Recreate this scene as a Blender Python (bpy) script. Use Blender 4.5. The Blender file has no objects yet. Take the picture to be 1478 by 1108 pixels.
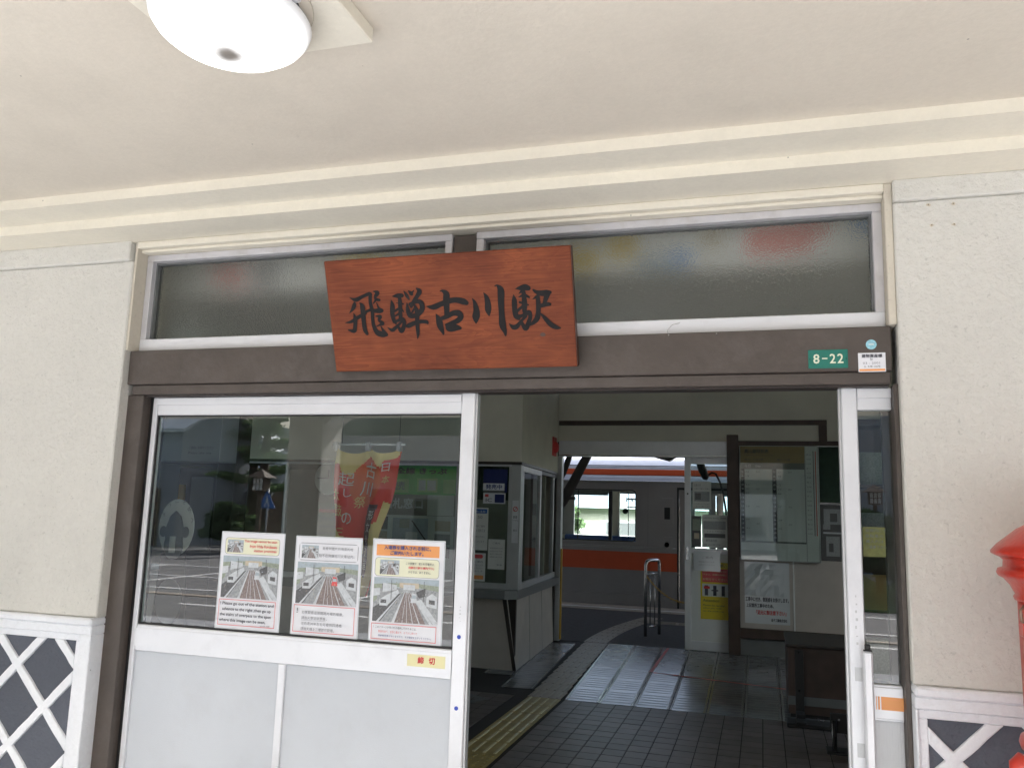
import bpy, bmesh, math, random
from mathutils import Vector, Matrix, Quaternion
random.seed(7)
R = math.radians
C = bpy.context.scene.collection
scene = bpy.context.scene

# ------------------------------------------------------------------ camera, sky, sun, exposure
cam_data = bpy.data.cameras.new('camera')
cam = bpy.data.objects.new('camera', cam_data); C.objects.link(cam)
yaw, pitch, roll = 0.295748, 0.153746, 0.0301834
fw = Vector((-math.sin(yaw)*math.cos(pitch), math.cos(yaw)*math.cos(pitch), math.sin(pitch)))
rt = Vector((math.cos(yaw), math.sin(yaw), 0)); up = rt.cross(fw)
rt2 = rt*math.cos(roll)+up*math.sin(roll); up2 = -rt*math.sin(roll)+up*math.cos(roll)
m = Matrix((rt2, up2, -fw)).transposed().to_4x4(); m.translation = Vector((0, -3.3, 1.6))
cam.matrix_world = m
cam_data.sensor_width = 36; cam_data.lens = 36*1189.25/1478
cam_data.clip_start = .05; cam_data.clip_end = 6000
scene.camera = cam

SUN_EL, SUN_AZ = R(41), R(170)       # azimuth measured from +Y clockwise
world = bpy.data.worlds.new('World'); scene.world = world; world.use_nodes = True
wn = world.node_tree; wn.nodes.clear()
sky = wn.nodes.new('ShaderNodeTexSky'); sky.sky_type = 'NISHITA'; sky.sun_disc = False
sky.sun_elevation = SUN_EL; sky.sun_rotation = SUN_AZ; sky.dust_density = 4; sky.air_density = 1.2; sky.ozone_density = 1
hsv = wn.nodes.new('ShaderNodeHueSaturation'); hsv.inputs['Saturation'].default_value = .72; hsv.inputs['Value'].default_value = 1.0
bg = wn.nodes.new('ShaderNodeBackground'); bg.inputs['Strength'].default_value = .15
wo = wn.nodes.new('ShaderNodeOutputWorld')
wn.links.new(sky.outputs[0], hsv.inputs['Color']); wn.links.new(hsv.outputs[0], bg.inputs['Color']); wn.links.new(bg.outputs[0], wo.inputs[0])
sun_d = bpy.data.lights.new('sun', 'SUN'); sun_d.energy = 4.2; sun_d.angle = R(4); sun_d.color = (1, .985, .97)
sun = bpy.data.objects.new('sun', sun_d); C.objects.link(sun)
sd = Vector((math.sin(SUN_AZ)*math.cos(SUN_EL), math.cos(SUN_AZ)*math.cos(SUN_EL), math.sin(SUN_EL)))
sun.rotation_euler = sd.to_track_quat('Z', 'Y').to_euler()
sun.location = (0, -10, 20)
scene.view_settings.view_transform = 'Standard'; scene.view_settings.look = 'None'
scene.view_settings.exposure = 2.15; scene.view_settings.gamma = 1
scene.view_settings.use_curve_mapping = False
try:
    scene.cycles.max_bounces = 10; scene.cycles.diffuse_bounces = 5; scene.cycles.glossy_bounces = 5
    scene.cycles.transmission_bounces = 8; scene.cycles.transparent_max_bounces = 24
    scene.cycles.caustics_reflective = False; scene.cycles.sample_clamp_indirect = 6
    scene.cycles.use_denoising = True
except Exception: pass

# ------------------------------------------------------------------ materials
MATS = {}
def mat(name, col, rough=.6, metal=0, var=.06, vscale=6, bump=0, bscale=60, spec=.5, emit=None, dirt=None, dscale=2, coat=0):
    """procedural material: base colour with soft noise variation, fine bump, optional large-scale dirt colour"""
    if name in MATS: return MATS[name]
    m = bpy.data.materials.new(name); m.use_nodes = True; MATS[name] = m
    nt = m.node_tree; L = nt.links; b = nt.nodes['Principled BSDF']
    b.inputs['Roughness'].default_value = rough; b.inputs['Metallic'].default_value = metal
    b.inputs['Specular IOR Level'].default_value = spec
    if coat: b.inputs['Coat Weight'].default_value = coat; b.inputs['Coat Roughness'].default_value = .08
    tc = nt.nodes.new('ShaderNodeTexCoord')
    geo = nt.nodes.new('ShaderNodeNewGeometry')
    if var > 0:
        n = nt.nodes.new('ShaderNodeTexNoise'); n.inputs['Scale'].default_value = vscale; n.inputs['Detail'].default_value = 6
        L.new(geo.outputs['Position'], n.inputs['Vector'])
        mr = nt.nodes.new('ShaderNodeMapRange'); mr.inputs[1].default_value = .3; mr.inputs[2].default_value = .7
        mr.inputs[3].default_value = 1-var; mr.inputs[4].default_value = 1+var
        L.new(n.outputs[0], mr.inputs[0])
        mx = nt.nodes.new('ShaderNodeMix'); mx.data_type = 'RGBA'; mx.blend_type = 'MULTIPLY'; mx.inputs[0].default_value = 1
        mx.inputs[6].default_value = (*col, 1); L.new(mr.outputs[0], mx.inputs[7])
        out = mx.outputs[2]
        if dirt:
            n2 = nt.nodes.new('ShaderNodeTexNoise'); n2.inputs['Scale'].default_value = dscale; n2.inputs['Detail'].default_value = 9; n2.inputs['Roughness'].default_value = .7
            L.new(geo.outputs['Position'], n2.inputs['Vector'])
            r2 = nt.nodes.new('ShaderNodeMapRange'); r2.inputs[1].default_value = .5; r2.inputs[2].default_value = .75
            r2.inputs[3].default_value = 0; r2.inputs[4].default_value = dirt[3]
            L.new(n2.outputs[0], r2.inputs[0])
            m2 = nt.nodes.new('ShaderNodeMix'); m2.data_type = 'RGBA'; L.new(r2.outputs[0], m2.inputs[0])
            L.new(out, m2.inputs[6]); m2.inputs[7].default_value = (*dirt[:3], 1); out = m2.outputs[2]
        L.new(out, b.inputs['Base Color'])
    else: b.inputs['Base Color'].default_value = (*col, 1)
    if bump:
        n3 = nt.nodes.new('ShaderNodeTexNoise'); n3.inputs['Scale'].default_value = bscale; n3.inputs['Detail'].default_value = 4
        L.new(geo.outputs['Position'], n3.inputs['Vector'])
        bp = nt.nodes.new('ShaderNodeBump'); bp.inputs['Strength'].default_value = bump; bp.inputs['Distance'].default_value = .01
        L.new(n3.outputs[0], bp.inputs['Height']); L.new(bp.outputs[0], b.inputs['Normal'])
    if emit:
        b.inputs['Emission Color'].default_value = (*emit[:3], 1); b.inputs['Emission Strength'].default_value = emit[3]
    return m

def glass(name, tint=(.93, .96, .95), boost=1.85, wave=0):
    if name in MATS: return MATS[name]
    m = bpy.data.materials.new(name); m.use_nodes = True; MATS[name] = m
    nt = m.node_tree; L = nt.links; nt.nodes.clear()
    o = nt.nodes.new('ShaderNodeOutputMaterial'); mix = nt.nodes.new('ShaderNodeMixShader')
    tr = nt.nodes.new('ShaderNodeBsdfTransparent'); tr.inputs[0].default_value = (*tint, 1)
    gl = nt.nodes.new('ShaderNodeBsdfGlossy'); gl.inputs['Roughness'].default_value = 0.0; gl.inputs[0].default_value = (1, 1, 1, 1)
    fr = nt.nodes.new('ShaderNodeFresnel'); fr.inputs['IOR'].default_value = 1.52
    geo = nt.nodes.new('ShaderNodeNewGeometry')
    a = nt.nodes.new('ShaderNodeMath'); a.operation = 'MULTIPLY'; a.inputs[1].default_value = boost
    s = nt.nodes.new('ShaderNodeMath'); s.operation = 'SUBTRACT'; s.inputs[0].default_value = 1
    c = nt.nodes.new('ShaderNodeMath'); c.operation = 'MULTIPLY'; c.use_clamp = True
    L.new(fr.outputs[0], a.inputs[0]); L.new(geo.outputs['Backfacing'], s.inputs[1])
    L.new(a.outputs[0], c.inputs[0]); L.new(s.outputs[0], c.inputs[1])
    L.new(c.outputs[0], mix.inputs[0]); L.new(tr.outputs[0], mix.inputs[1]); L.new(gl.outputs[0], mix.inputs[2])
    if wave:
        n = nt.nodes.new('ShaderNodeTexNoise'); n.inputs['Scale'].default_value = 1.1; n.inputs['Detail'].default_value = 1
        L.new(geo.outputs['Position'], n.inputs['Vector'])
        bp = nt.nodes.new('ShaderNodeBump'); bp.inputs['Strength'].default_value = wave; bp.inputs['Distance'].default_value = .01
        L.new(n.outputs[0], bp.inputs['Height']); L.new(bp.outputs[0], gl.inputs['Normal'])
    L.new(mix.outputs[0], o.inputs[0]); return m

def stucco(name, col, strength, scale, speck=.1, tonevar=0):
    """rough trowelled plaster: lumps at two scales, crust flecks, faint stains"""
    m = bpy.data.materials.new(name); m.use_nodes = True; MATS[name] = m
    nt = m.node_tree; L = nt.links; b = nt.nodes['Principled BSDF']; b.inputs['Roughness'].default_value = .85
    b.inputs['Specular IOR Level'].default_value = .25
    geo = nt.nodes.new('ShaderNodeNewGeometry')
    def noise(s, d=5, r=.55):
        n = nt.nodes.new('ShaderNodeTexNoise'); n.inputs['Scale'].default_value = s; n.inputs['Detail'].default_value = d; n.inputs['Roughness'].default_value = r
        L.new(geo.outputs['Position'], n.inputs['Vector']); return n.outputs[0]
    def ramp(src, a, b_, c, d):
        r = nt.nodes.new('ShaderNodeMapRange'); r.inputs[1].default_value = a; r.inputs[2].default_value = b_; r.inputs[3].default_value = c; r.inputs[4].default_value = d
        L.new(src, r.inputs[0]); return r.outputs[0]
    def mul(x, y):
        n = nt.nodes.new('ShaderNodeMath'); n.operation = 'MULTIPLY'; L.new(x, n.inputs[0])
        if isinstance(y, float): n.inputs[1].default_value = y
        else: L.new(y, n.inputs[1])
        return n.outputs[0]
    def add(x, y):
        n = nt.nodes.new('ShaderNodeMath'); n.operation = 'ADD'; L.new(x, n.inputs[0]); L.new(y, n.inputs[1]); return n.outputs[0]
    big = noise(2.2, 7, .6); mid = noise(scale, 6, .65); fine = noise(scale*6, 3)
    pits = ramp(noise(scale*1.6, 3, .6), .64, .72, 1, 1-speck)
    tone = mul(mul(ramp(big, .35, .65, .95, 1.04), ramp(mid, .3, .7, .97, 1.03)), pits)
    vo = nt.nodes.new('ShaderNodeTexVoronoi'); vo.inputs['Scale'].default_value = 5.5; L.new(geo.outputs['Position'], vo.inputs['Vector'])
    spk = ramp(vo.outputs['Distance'], .012, .022, .45, 1)
    stain = ramp(noise(1.1, 9, .72), .53, .76, 1, .86)
    oi = nt.nodes.new('ShaderNodeObjectInfo'); rnd = ramp(oi.outputs['Random'], 0, 1, 1-tonevar, 1+tonevar)
    tone = mul(mul(mul(tone, spk), stain), rnd)
    mx = nt.nodes.new('ShaderNodeMix'); mx.data_type = 'RGBA'; mx.blend_type = 'MULTIPLY'; mx.inputs[0].default_value = 1
    mx.inputs[6].default_value = (*col, 1); L.new(tone, mx.inputs[7]); L.new(mx.outputs[2], b.inputs['Base Color'])
    h = add(ramp(mid, .35, .7, 0, 1), mul(fine, .35))
    bp = nt.nodes.new('ShaderNodeBump'); bp.inputs['Strength'].default_value = strength; bp.inputs['Distance'].default_value = .006
    L.new(h, bp.inputs['Height']); L.new(bp.outputs[0], b.inputs['Normal'])
    return m

def wood_mat(name, c1, c2, c3):
    m = bpy.data.materials.new(name); m.use_nodes = True; MATS[name] = m
    nt = m.node_tree; L = nt.links; b = nt.nodes['Principled BSDF']; b.inputs['Roughness'].default_value = .5; b.inputs['Specular IOR Level'].default_value = .18
    tc = nt.nodes.new('ShaderNodeTexCoord')
    mp = nt.nodes.new('ShaderNodeMapping'); mp.inputs['Scale'].default_value = (1.1, 6, 9)
    L.new(tc.outputs['Object'], mp.inputs[0])
    n1 = nt.nodes.new('ShaderNodeTexNoise'); n1.inputs['Scale'].default_value = 1.5; n1.inputs['Detail'].default_value = 3; n1.inputs['Distortion'].default_value = 2.4
    L.new(mp.outputs[0], n1.inputs['Vector'])
    wv = nt.nodes.new('ShaderNodeMath'); wv.operation = 'MULTIPLY'; wv.inputs[1].default_value = 7; L.new(n1.outputs[0], wv.inputs[0])
    fr = nt.nodes.new('ShaderNodeMath'); fr.operation = 'FRACT'; L.new(wv.outputs[0], fr.inputs[0])
    mp2 = nt.nodes.new('ShaderNodeMapping'); mp2.inputs['Scale'].default_value = (3, 90, 90); L.new(tc.outputs['Object'], mp2.inputs[0])
    n2 = nt.nodes.new('ShaderNodeTexNoise'); n2.inputs['Scale'].default_value = 1.6; n2.inputs['Detail'].default_value = 6; L.new(mp2.outputs[0], n2.inputs['Vector'])
    n3 = nt.nodes.new('ShaderNodeTexNoise'); n3.inputs['Scale'].default_value = 3.2; n3.inputs['Detail'].default_value = 4; L.new(tc.outputs['Object'], n3.inputs['Vector'])
    r1 = nt.nodes.new('ShaderNodeValToRGB'); r1.color_ramp.elements[0].position = .0; r1.color_ramp.elements[0].color = (*c1, 1)
    r1.color_ramp.elements[1].position = 1; r1.color_ramp.elements[1].color = (*c2, 1); L.new(fr.outputs[0], r1.inputs[0])
    r3 = nt.nodes.new('ShaderNodeMapRange'); r3.inputs[1].default_value = .38; r3.inputs[2].default_value = .66; r3.inputs[3].default_value = 0; r3.inputs[4].default_value = .75; L.new(n3.outputs[0], r3.inputs[0])
    mx = nt.nodes.new('ShaderNodeMix'); mx.data_type = 'RGBA'; L.new(r3.outputs[0], mx.inputs[0]); L.new(r1.outputs[0], mx.inputs[6]); mx.inputs[7].default_value = (*c3, 1)
    mr = nt.nodes.new('ShaderNodeMapRange'); mr.inputs[1].default_value = .3; mr.inputs[2].default_value = .7; mr.inputs[3].default_value = .8; mr.inputs[4].default_value = 1.2; L.new(n2.outputs[0], mr.inputs[0])
    m2 = nt.nodes.new('ShaderNodeMix'); m2.data_type = 'RGBA'; m2.blend_type = 'MULTIPLY'; m2.inputs[0].default_value = 1
    L.new(mx.outputs[2], m2.inputs[6]); L.new(mr.outputs[0], m2.inputs[7]); L.new(m2.outputs[2], b.inputs['Base Color'])
    bp = nt.nodes.new('ShaderNodeBump'); bp.inputs['Strength'].default_value = .25; bp.inputs['Distance'].default_value = .003
    L.new(n2.outputs[0], bp.inputs['Height']); L.new(bp.outputs[0], b.inputs['Normal'])
    return m

def frosted(name, tint):
    m = bpy.data.materials.new(name); m.use_nodes = True; MATS[name] = m
    nt = m.node_tree; L = nt.links; b = nt.nodes['Principled BSDF']
    b.inputs['Base Color'].default_value = (*tint, 1); b.inputs['Transmission Weight'].default_value = 1
    b.inputs['Roughness'].default_value = .25; b.inputs['IOR'].default_value = 1.45
    geo = nt.nodes.new('ShaderNodeNewGeometry'); v = nt.nodes.new('ShaderNodeTexVoronoi'); v.inputs['Scale'].default_value = 190
    v.feature = 'SMOOTH_F1'; L.new(geo.outputs['Position'], v.inputs['Vector'])
    bp = nt.nodes.new('ShaderNodeBump'); bp.inputs['Strength'].default_value = .85; bp.inputs['Distance'].default_value = .002
    L.new(v.outputs['Distance'], bp.inputs['Height']); L.new(bp.outputs[0], b.inputs['Normal'])
    return m

stucco('cream_plaster', (.69, .672, .622), .7, 36, .16)
stucco('ceiling_paint', (.66, .60, .51), .10, 60, .02)
stucco('cornice_paint', (.78, .73, .62), .12, 50, .05)
stucco('reveal_paint', (.62, .57, .48), .2, 50, .2)
stucco('white_plaster', (.86, .88, .92), .45, 45, .05)
stucco('dark_plaster', (.118, .128, .155), .6, 60, .12, .10)
mat('brown_paint', (.078, .063, .054), .5, var=.14, vscale=5, bump=.25, bscale=35, dirt=(.14, .12, .11, .45), dscale=7)
mat('dark_brown', (.035, .026, .023), .45, var=.1)
mat('black', (.012, .012, .013), .5, var=.1)
mat('rubber', (.02, .02, .021), .7, var=.1)
mat('aluminium', (.74, .75, .78), .38, metal=.25, var=.035, vscale=3, dirt=(.5, .5, .52, .35), dscale=4)
mat('aluminium_dull', (.52, .53, .54), .42, metal=.45, var=.06, dirt=(.3, .29, .27, .4), dscale=6)
mat('aluminium_warm', (.62, .61, .63), .42, metal=.25, var=.05, dirt=(.42, .38, .33, .5), dscale=9)
mat('panel_grey', (.59, .62, .665), .5, var=.04, vscale=2.2, bump=.15, bscale=240, dirt=(.50, .51, .535, .28), dscale=5)
mat('panel_beige', (.50, .455, .425), .5, var=.05)
mat('ribbed_white', (.70, .71, .73), .45, var=.02)
mat('steel', (.56, .57, .58), .25, metal=.9, var=.05)
wood_mat('sign_wood', (.245, .066, .024), (.185, .046, .019), (.115, .027, .012))
mat('sign_edge', (.06, .024, .014), .5, var=.2, vscale=20)
mat('sign_ink', (.012, .010, .010), .6, var=.2, vscale=30, spec=.2)
frosted('pebbled_glass', (.97, .98, .95))
glass('door_glass', (.90, .93, .92), 1.95, .0)
glass('office_glass', (.88, .92, .9), .8)
glass('train_glass', (.85, .93, .92), 1.2)
mat('plate_green', (.012, .17, .13), .35, var=.1, vscale=40)
mat('plate_text', (.75, .78, .62), .5, var=.05)
mat('paper', (.78, .79, .83), .35, var=.03, vscale=12)
mat('paper_old', (.74, .75, .72), .5, var=.05)
mat('laminate', (.62, .65, .68), .12, var=.04)
mat('paper_yellow', (.82, .77, .44), .4, var=.03)
mat('paper_cream', (.80, .80, .60), .4, var=.03)
mat('orange_print', (.85, .36, .12), .4, var=.04)
mat('orange', (.80, .20, .05), .4, var=.04)
mat('train_orange', (.52, .085, .03), .35, var=.04)
mat('red', (.60, .03, .03), .35, var=.05)
mat('red_print', (.70, .10, .10), .4, var=.04)
mat('ink_blue', (.06, .08, .26), .5, var=0)
mat('ink', (.05, .05, .07), .5, var=0)
mat('ink_grey', (.22, .22, .25), .5, var=0)
mat('blue', (.02, .06, .45), .35, var=.05)
mat('sign_blue', (.03, .13, .42), .35, var=.05)
mat('navy', (.02, .03, .14), .3, var=.1)
mat('sticker_blue', (.30, .60, .70), .3, var=.2, vscale=120)
mat('post_red', (.55, .035, .017), .34, var=.08, coat=.25, dirt=(.34, .03, .02, .6), dscale=7, bump=.12, bscale=55)
mat('print_sky', (.40, .47, .52), .4, var=.1, vscale=50)
mat('print_grey', (.33, .345, .36), .4, var=.25, vscale=120)
mat('print_dark', (.11, .11, .115), .4, var=.3, vscale=160)
mat('print_brown', (.24, .19, .18), .4, var=.3, vscale=160)
mat('print_white', (.58, .61, .64), .4, var=.1, vscale=80)
mat('print_green', (.30, .34, .27), .4, var=.2, vscale=90)
mat('print_tan', (.55, .48, .36), .4, var=.1, vscale=80)
mat('banner_red', (.72, .06, .035), .7, var=.08)
mat('banner_orange', (.70, .12, .03), .7, var=.08)
mat('banner_yellow', (.80, .66, .28), .7, var=.08)
mat('banner_brown', (.09, .045, .045), .7, var=.1)
mat('pale_red', (.70, .30, .27), .6, var=.1)
mat('pale_yellow', (.74, .60, .22), .6, var=.1)
mat('pale_blue', (.22, .38, .66), .6, var=.1)
mat('white', (.78, .79, .78), .5, var=.03)
mat('chalk', (.72, .74, .74), .8, var=.05)
mat('tan_print', (.36, .24, .09), .4, var=.06)
mat('olive_paper', (.27, .24, .08), .5, var=.15, vscale=60)
mat('shop_green', (.09, .66, .09), .45, var=.06)
mat('bright_green', (.42, .76, .24), .45, var=.06)
mat('curtain_green', (.028, .055, .038), .8, var=.2, vscale=14)
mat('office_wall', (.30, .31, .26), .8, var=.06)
mat('inner_plaster', (.74, .71, .61), .85, var=.06, vscale=3, bump=.1)
mat('inner_ceiling', (.78, .76, .70), .85, var=.04)
mat('counter_panel', (.50, .45, .41), .45, var=.06)
mat('counter_top', (.20, .205, .21), .35, var=.06)
mat('floor_tile', (.125, .105, .10), .42, var=.14, vscale=9, bump=.05, spec=.35)
mat('floor_joint', (.022, .018, .017), .8, var=.1)
mat('floor_joint', (.05, .043, .04), .8, var=.1)
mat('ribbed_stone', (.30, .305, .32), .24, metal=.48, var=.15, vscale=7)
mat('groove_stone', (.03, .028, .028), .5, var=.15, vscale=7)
mat('tactile_yellow', (.34, .26, .09), .45, var=.15, vscale=15, dirt=(.2, .16, .08, .6), dscale=8)
mat('tactile_bar_glint', (.72, .66, .42), .22, var=.1, spec=.8)  # bar colour lightened to stand in for specular highlights
mat('tactile_edge', (.33, .29, .24), .4, var=.1)
mat('tactile_beige', (.34, .29, .235), .5, var=.12, vscale=15)
mat('asphalt', (.066, .061, .058), .85, var=.2, vscale=14, bump=.4, bscale=150)
mat('asphalt_road', (.16, .16, .16), .85, var=.12, vscale=1.5, bump=.4, bscale=120)
mat('pavement', (.37, .385, .41), .8, var=.08, vscale=3, bump=.2)
mat('edge_stone', (.38, .32, .26), .8, var=.15, vscale=12)
mat('gravel', (.22, .19, .165), .9, var=.35, vscale=25, bump=1, bscale=60)
mat('rail_steel', (.25, .17, .13), .45, metal=.7, var=.2)
mat('road_paint', (.80, .80, .79), .7, var=.08)
mat('train_steel', (.31, .295, .295), .36, metal=.6, var=.05, vscale=2, dirt=(.26, .24, .23, .5), dscale=1.3)
mat('train_roof', (.45, .46, .50), .5, metal=.2, var=.06)
mat('train_inside', (.62, .58, .50), .6, var=.04)
mat('seat_blue', (.04, .09, .30), .8, var=.1)
mat('red_tape', (.50, .06, .05), .5, var=.12, vscale=30)
mat('grey_tape', (.16, .165, .165), .6, var=.1)
mat('yellow', (.80, .62, .04), .4, var=.05)
mat('chain_yellow', (.55, .33, .05), .5, var=.1)
mat('wood_brown', (.075, .048, .038), .5, var=.2, vscale=8)
mat('canopy_iron', (.045, .04, .038), .6, var=.15)
mat('leaf_dark', (.075, .13, .06), .7, var=.35, vscale=3)
mat('leaf_mid', (.10, .165, .07), .7, var=.3, vscale=3)
mat('leaf_light', (.15, .22, .10), .7, var=.3, vscale=3)
for _k in ('leaf_dark', 'leaf_mid', 'leaf_light'):
    _nt = MATS[_k].node_tree; _b = _nt.nodes['Principled BSDF']; _o = [n for n in _nt.nodes if n.type == 'OUTPUT_MATERIAL'][0]
    _t = _nt.nodes.new('ShaderNodeBsdfTranslucent'); _m = _nt.nodes.new('ShaderNodeMixShader'); _m.inputs[0].default_value = .45
    _src = _b.inputs['Base Color'].links[0].from_socket; _nt.links.new(_src, _t.inputs[0])
    _nt.links.new(_b.outputs[0], _m.inputs[1]); _nt.links.new(_t.outputs[0], _m.inputs[2]); _nt.links.new(_m.outputs[0], _o.inputs[0])
_nt = MATS['floor_tile'].node_tree; _b = _nt.nodes['Principled BSDF']; _s = _b.inputs['Base Color'].links[0].from_socket
_oi = _nt.nodes.new('ShaderNodeObjectInfo'); _r = _nt.nodes.new('ShaderNodeMapRange'); _r.inputs[3].default_value = .86; _r.inputs[4].default_value = 1.14
_m = _nt.nodes.new('ShaderNodeMix'); _m.data_type = 'RGBA'; _m.blend_type = 'MULTIPLY'; _m.inputs[0].default_value = 1
_nt.links.new(_oi.outputs['Random'], _r.inputs[0]); _nt.links.new(_s, _m.inputs[6]); _nt.links.new(_r.outputs[0], _m.inputs[7]); _nt.links.new(_m.outputs[2], _b.inputs['Base Color'])
mat('bark', (.09, .065, .045), .9, var=.3, vscale=10, bump=.6)
mat('forest', (.028, .052, .038), .95, var=.45, vscale=.03)
mat('grass', (.07, .13, .035), .95, var=.35, vscale=3, bump=.5, bscale=40)
mat('roof_tile', (.085, .09, .10), .9, var=.15, vscale=1.2, spec=.1)
mat('roof_pale', (.42, .46, .50), .35, metal=.3, var=.05)
mat('house_white', (.68, .66, .61), .8, var=.06)
mat('house_grey', (.27, .30, .34), .8, var=.05)
mat('house_beige', (.46, .41, .33), .8, var=.06)
mat('timber', (.10, .065, .045), .7, var=.2)
mat('lantern_paper', (.80, .80, .76), .6, var=.03)

# lit lamp dome: emission with the dirty patch of dead insects at its lowest point
def lamp_mat():
    m = bpy.data.materials.new('lit_dome'); m.use_nodes = True; MATS['lit_dome'] = m
    nt = m.node_tree; L = nt.links; b = nt.nodes['Principled BSDF']; b.inputs['Roughness'].default_value = .3
    b.inputs['Base Color'].default_value = (.9, .9, .9, 1); b.inputs['Emission Color'].default_value = (1, .985, .97, 1)
    tc = nt.nodes.new('ShaderNodeTexCoord'); ln = nt.nodes.new('ShaderNodeVectorMath'); ln.operation = 'LENGTH'
    mp = nt.nodes.new('ShaderNodeMapping'); mp.inputs['Scale'].default_value = (1, 1, 0); L.new(tc.outputs['Object'], mp.inputs[0])
    n = nt.nodes.new('ShaderNodeTexNoise'); n.inputs['Scale'].default_value = 30; L.new(tc.outputs['Object'], n.inputs['Vector'])
    L.new(mp.outputs[0], ln.inputs[0])
    nn = nt.nodes.new('ShaderNodeMath'); nn.operation = 'MULTIPLY_ADD'; nn.inputs[1].default_value = .03; L.new(n.outputs[0], nn.inputs[0]); L.new(ln.outputs['Value'], nn.inputs[2])
    def mr(src, f0, f1, t0, t1):
        q = nt.nodes.new('ShaderNodeMapRange'); q.interpolation_type = 'SMOOTHSTEP'
        for k_, v_ in ((1, f0), (2, f1), (3, t0), (4, t1)): q.inputs[k_].default_value = v_
        L.new(src, q.inputs[0]); return q.outputs[0]
    dirt_ = mr(nn.outputs[0], .024, .135, .022, 1.0); rim_ = mr(ln.outputs['Value'], .155, .211, 1.0, .008)
    em = nt.nodes.new('ShaderNodeMath'); em.operation = 'MULTIPLY'; L.new(dirt_, em.inputs[0]); L.new(rim_, em.inputs[1]); L.new(em.outputs[0], b.inputs['Emission Strength'])
    dc = nt.nodes.new('ShaderNodeMix'); dc.data_type = 'RGBA'; L.new(mr(nn.outputs[0], .02, .105, 0, 1), dc.inputs[0]); dc.inputs[6].default_value = (.17, .145, .12, 1); dc.inputs[7].default_value = (.8, .81, .83, 1)
    L.new(dc.outputs[2], b.inputs['Base Color'])
lamp_mat()

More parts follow.
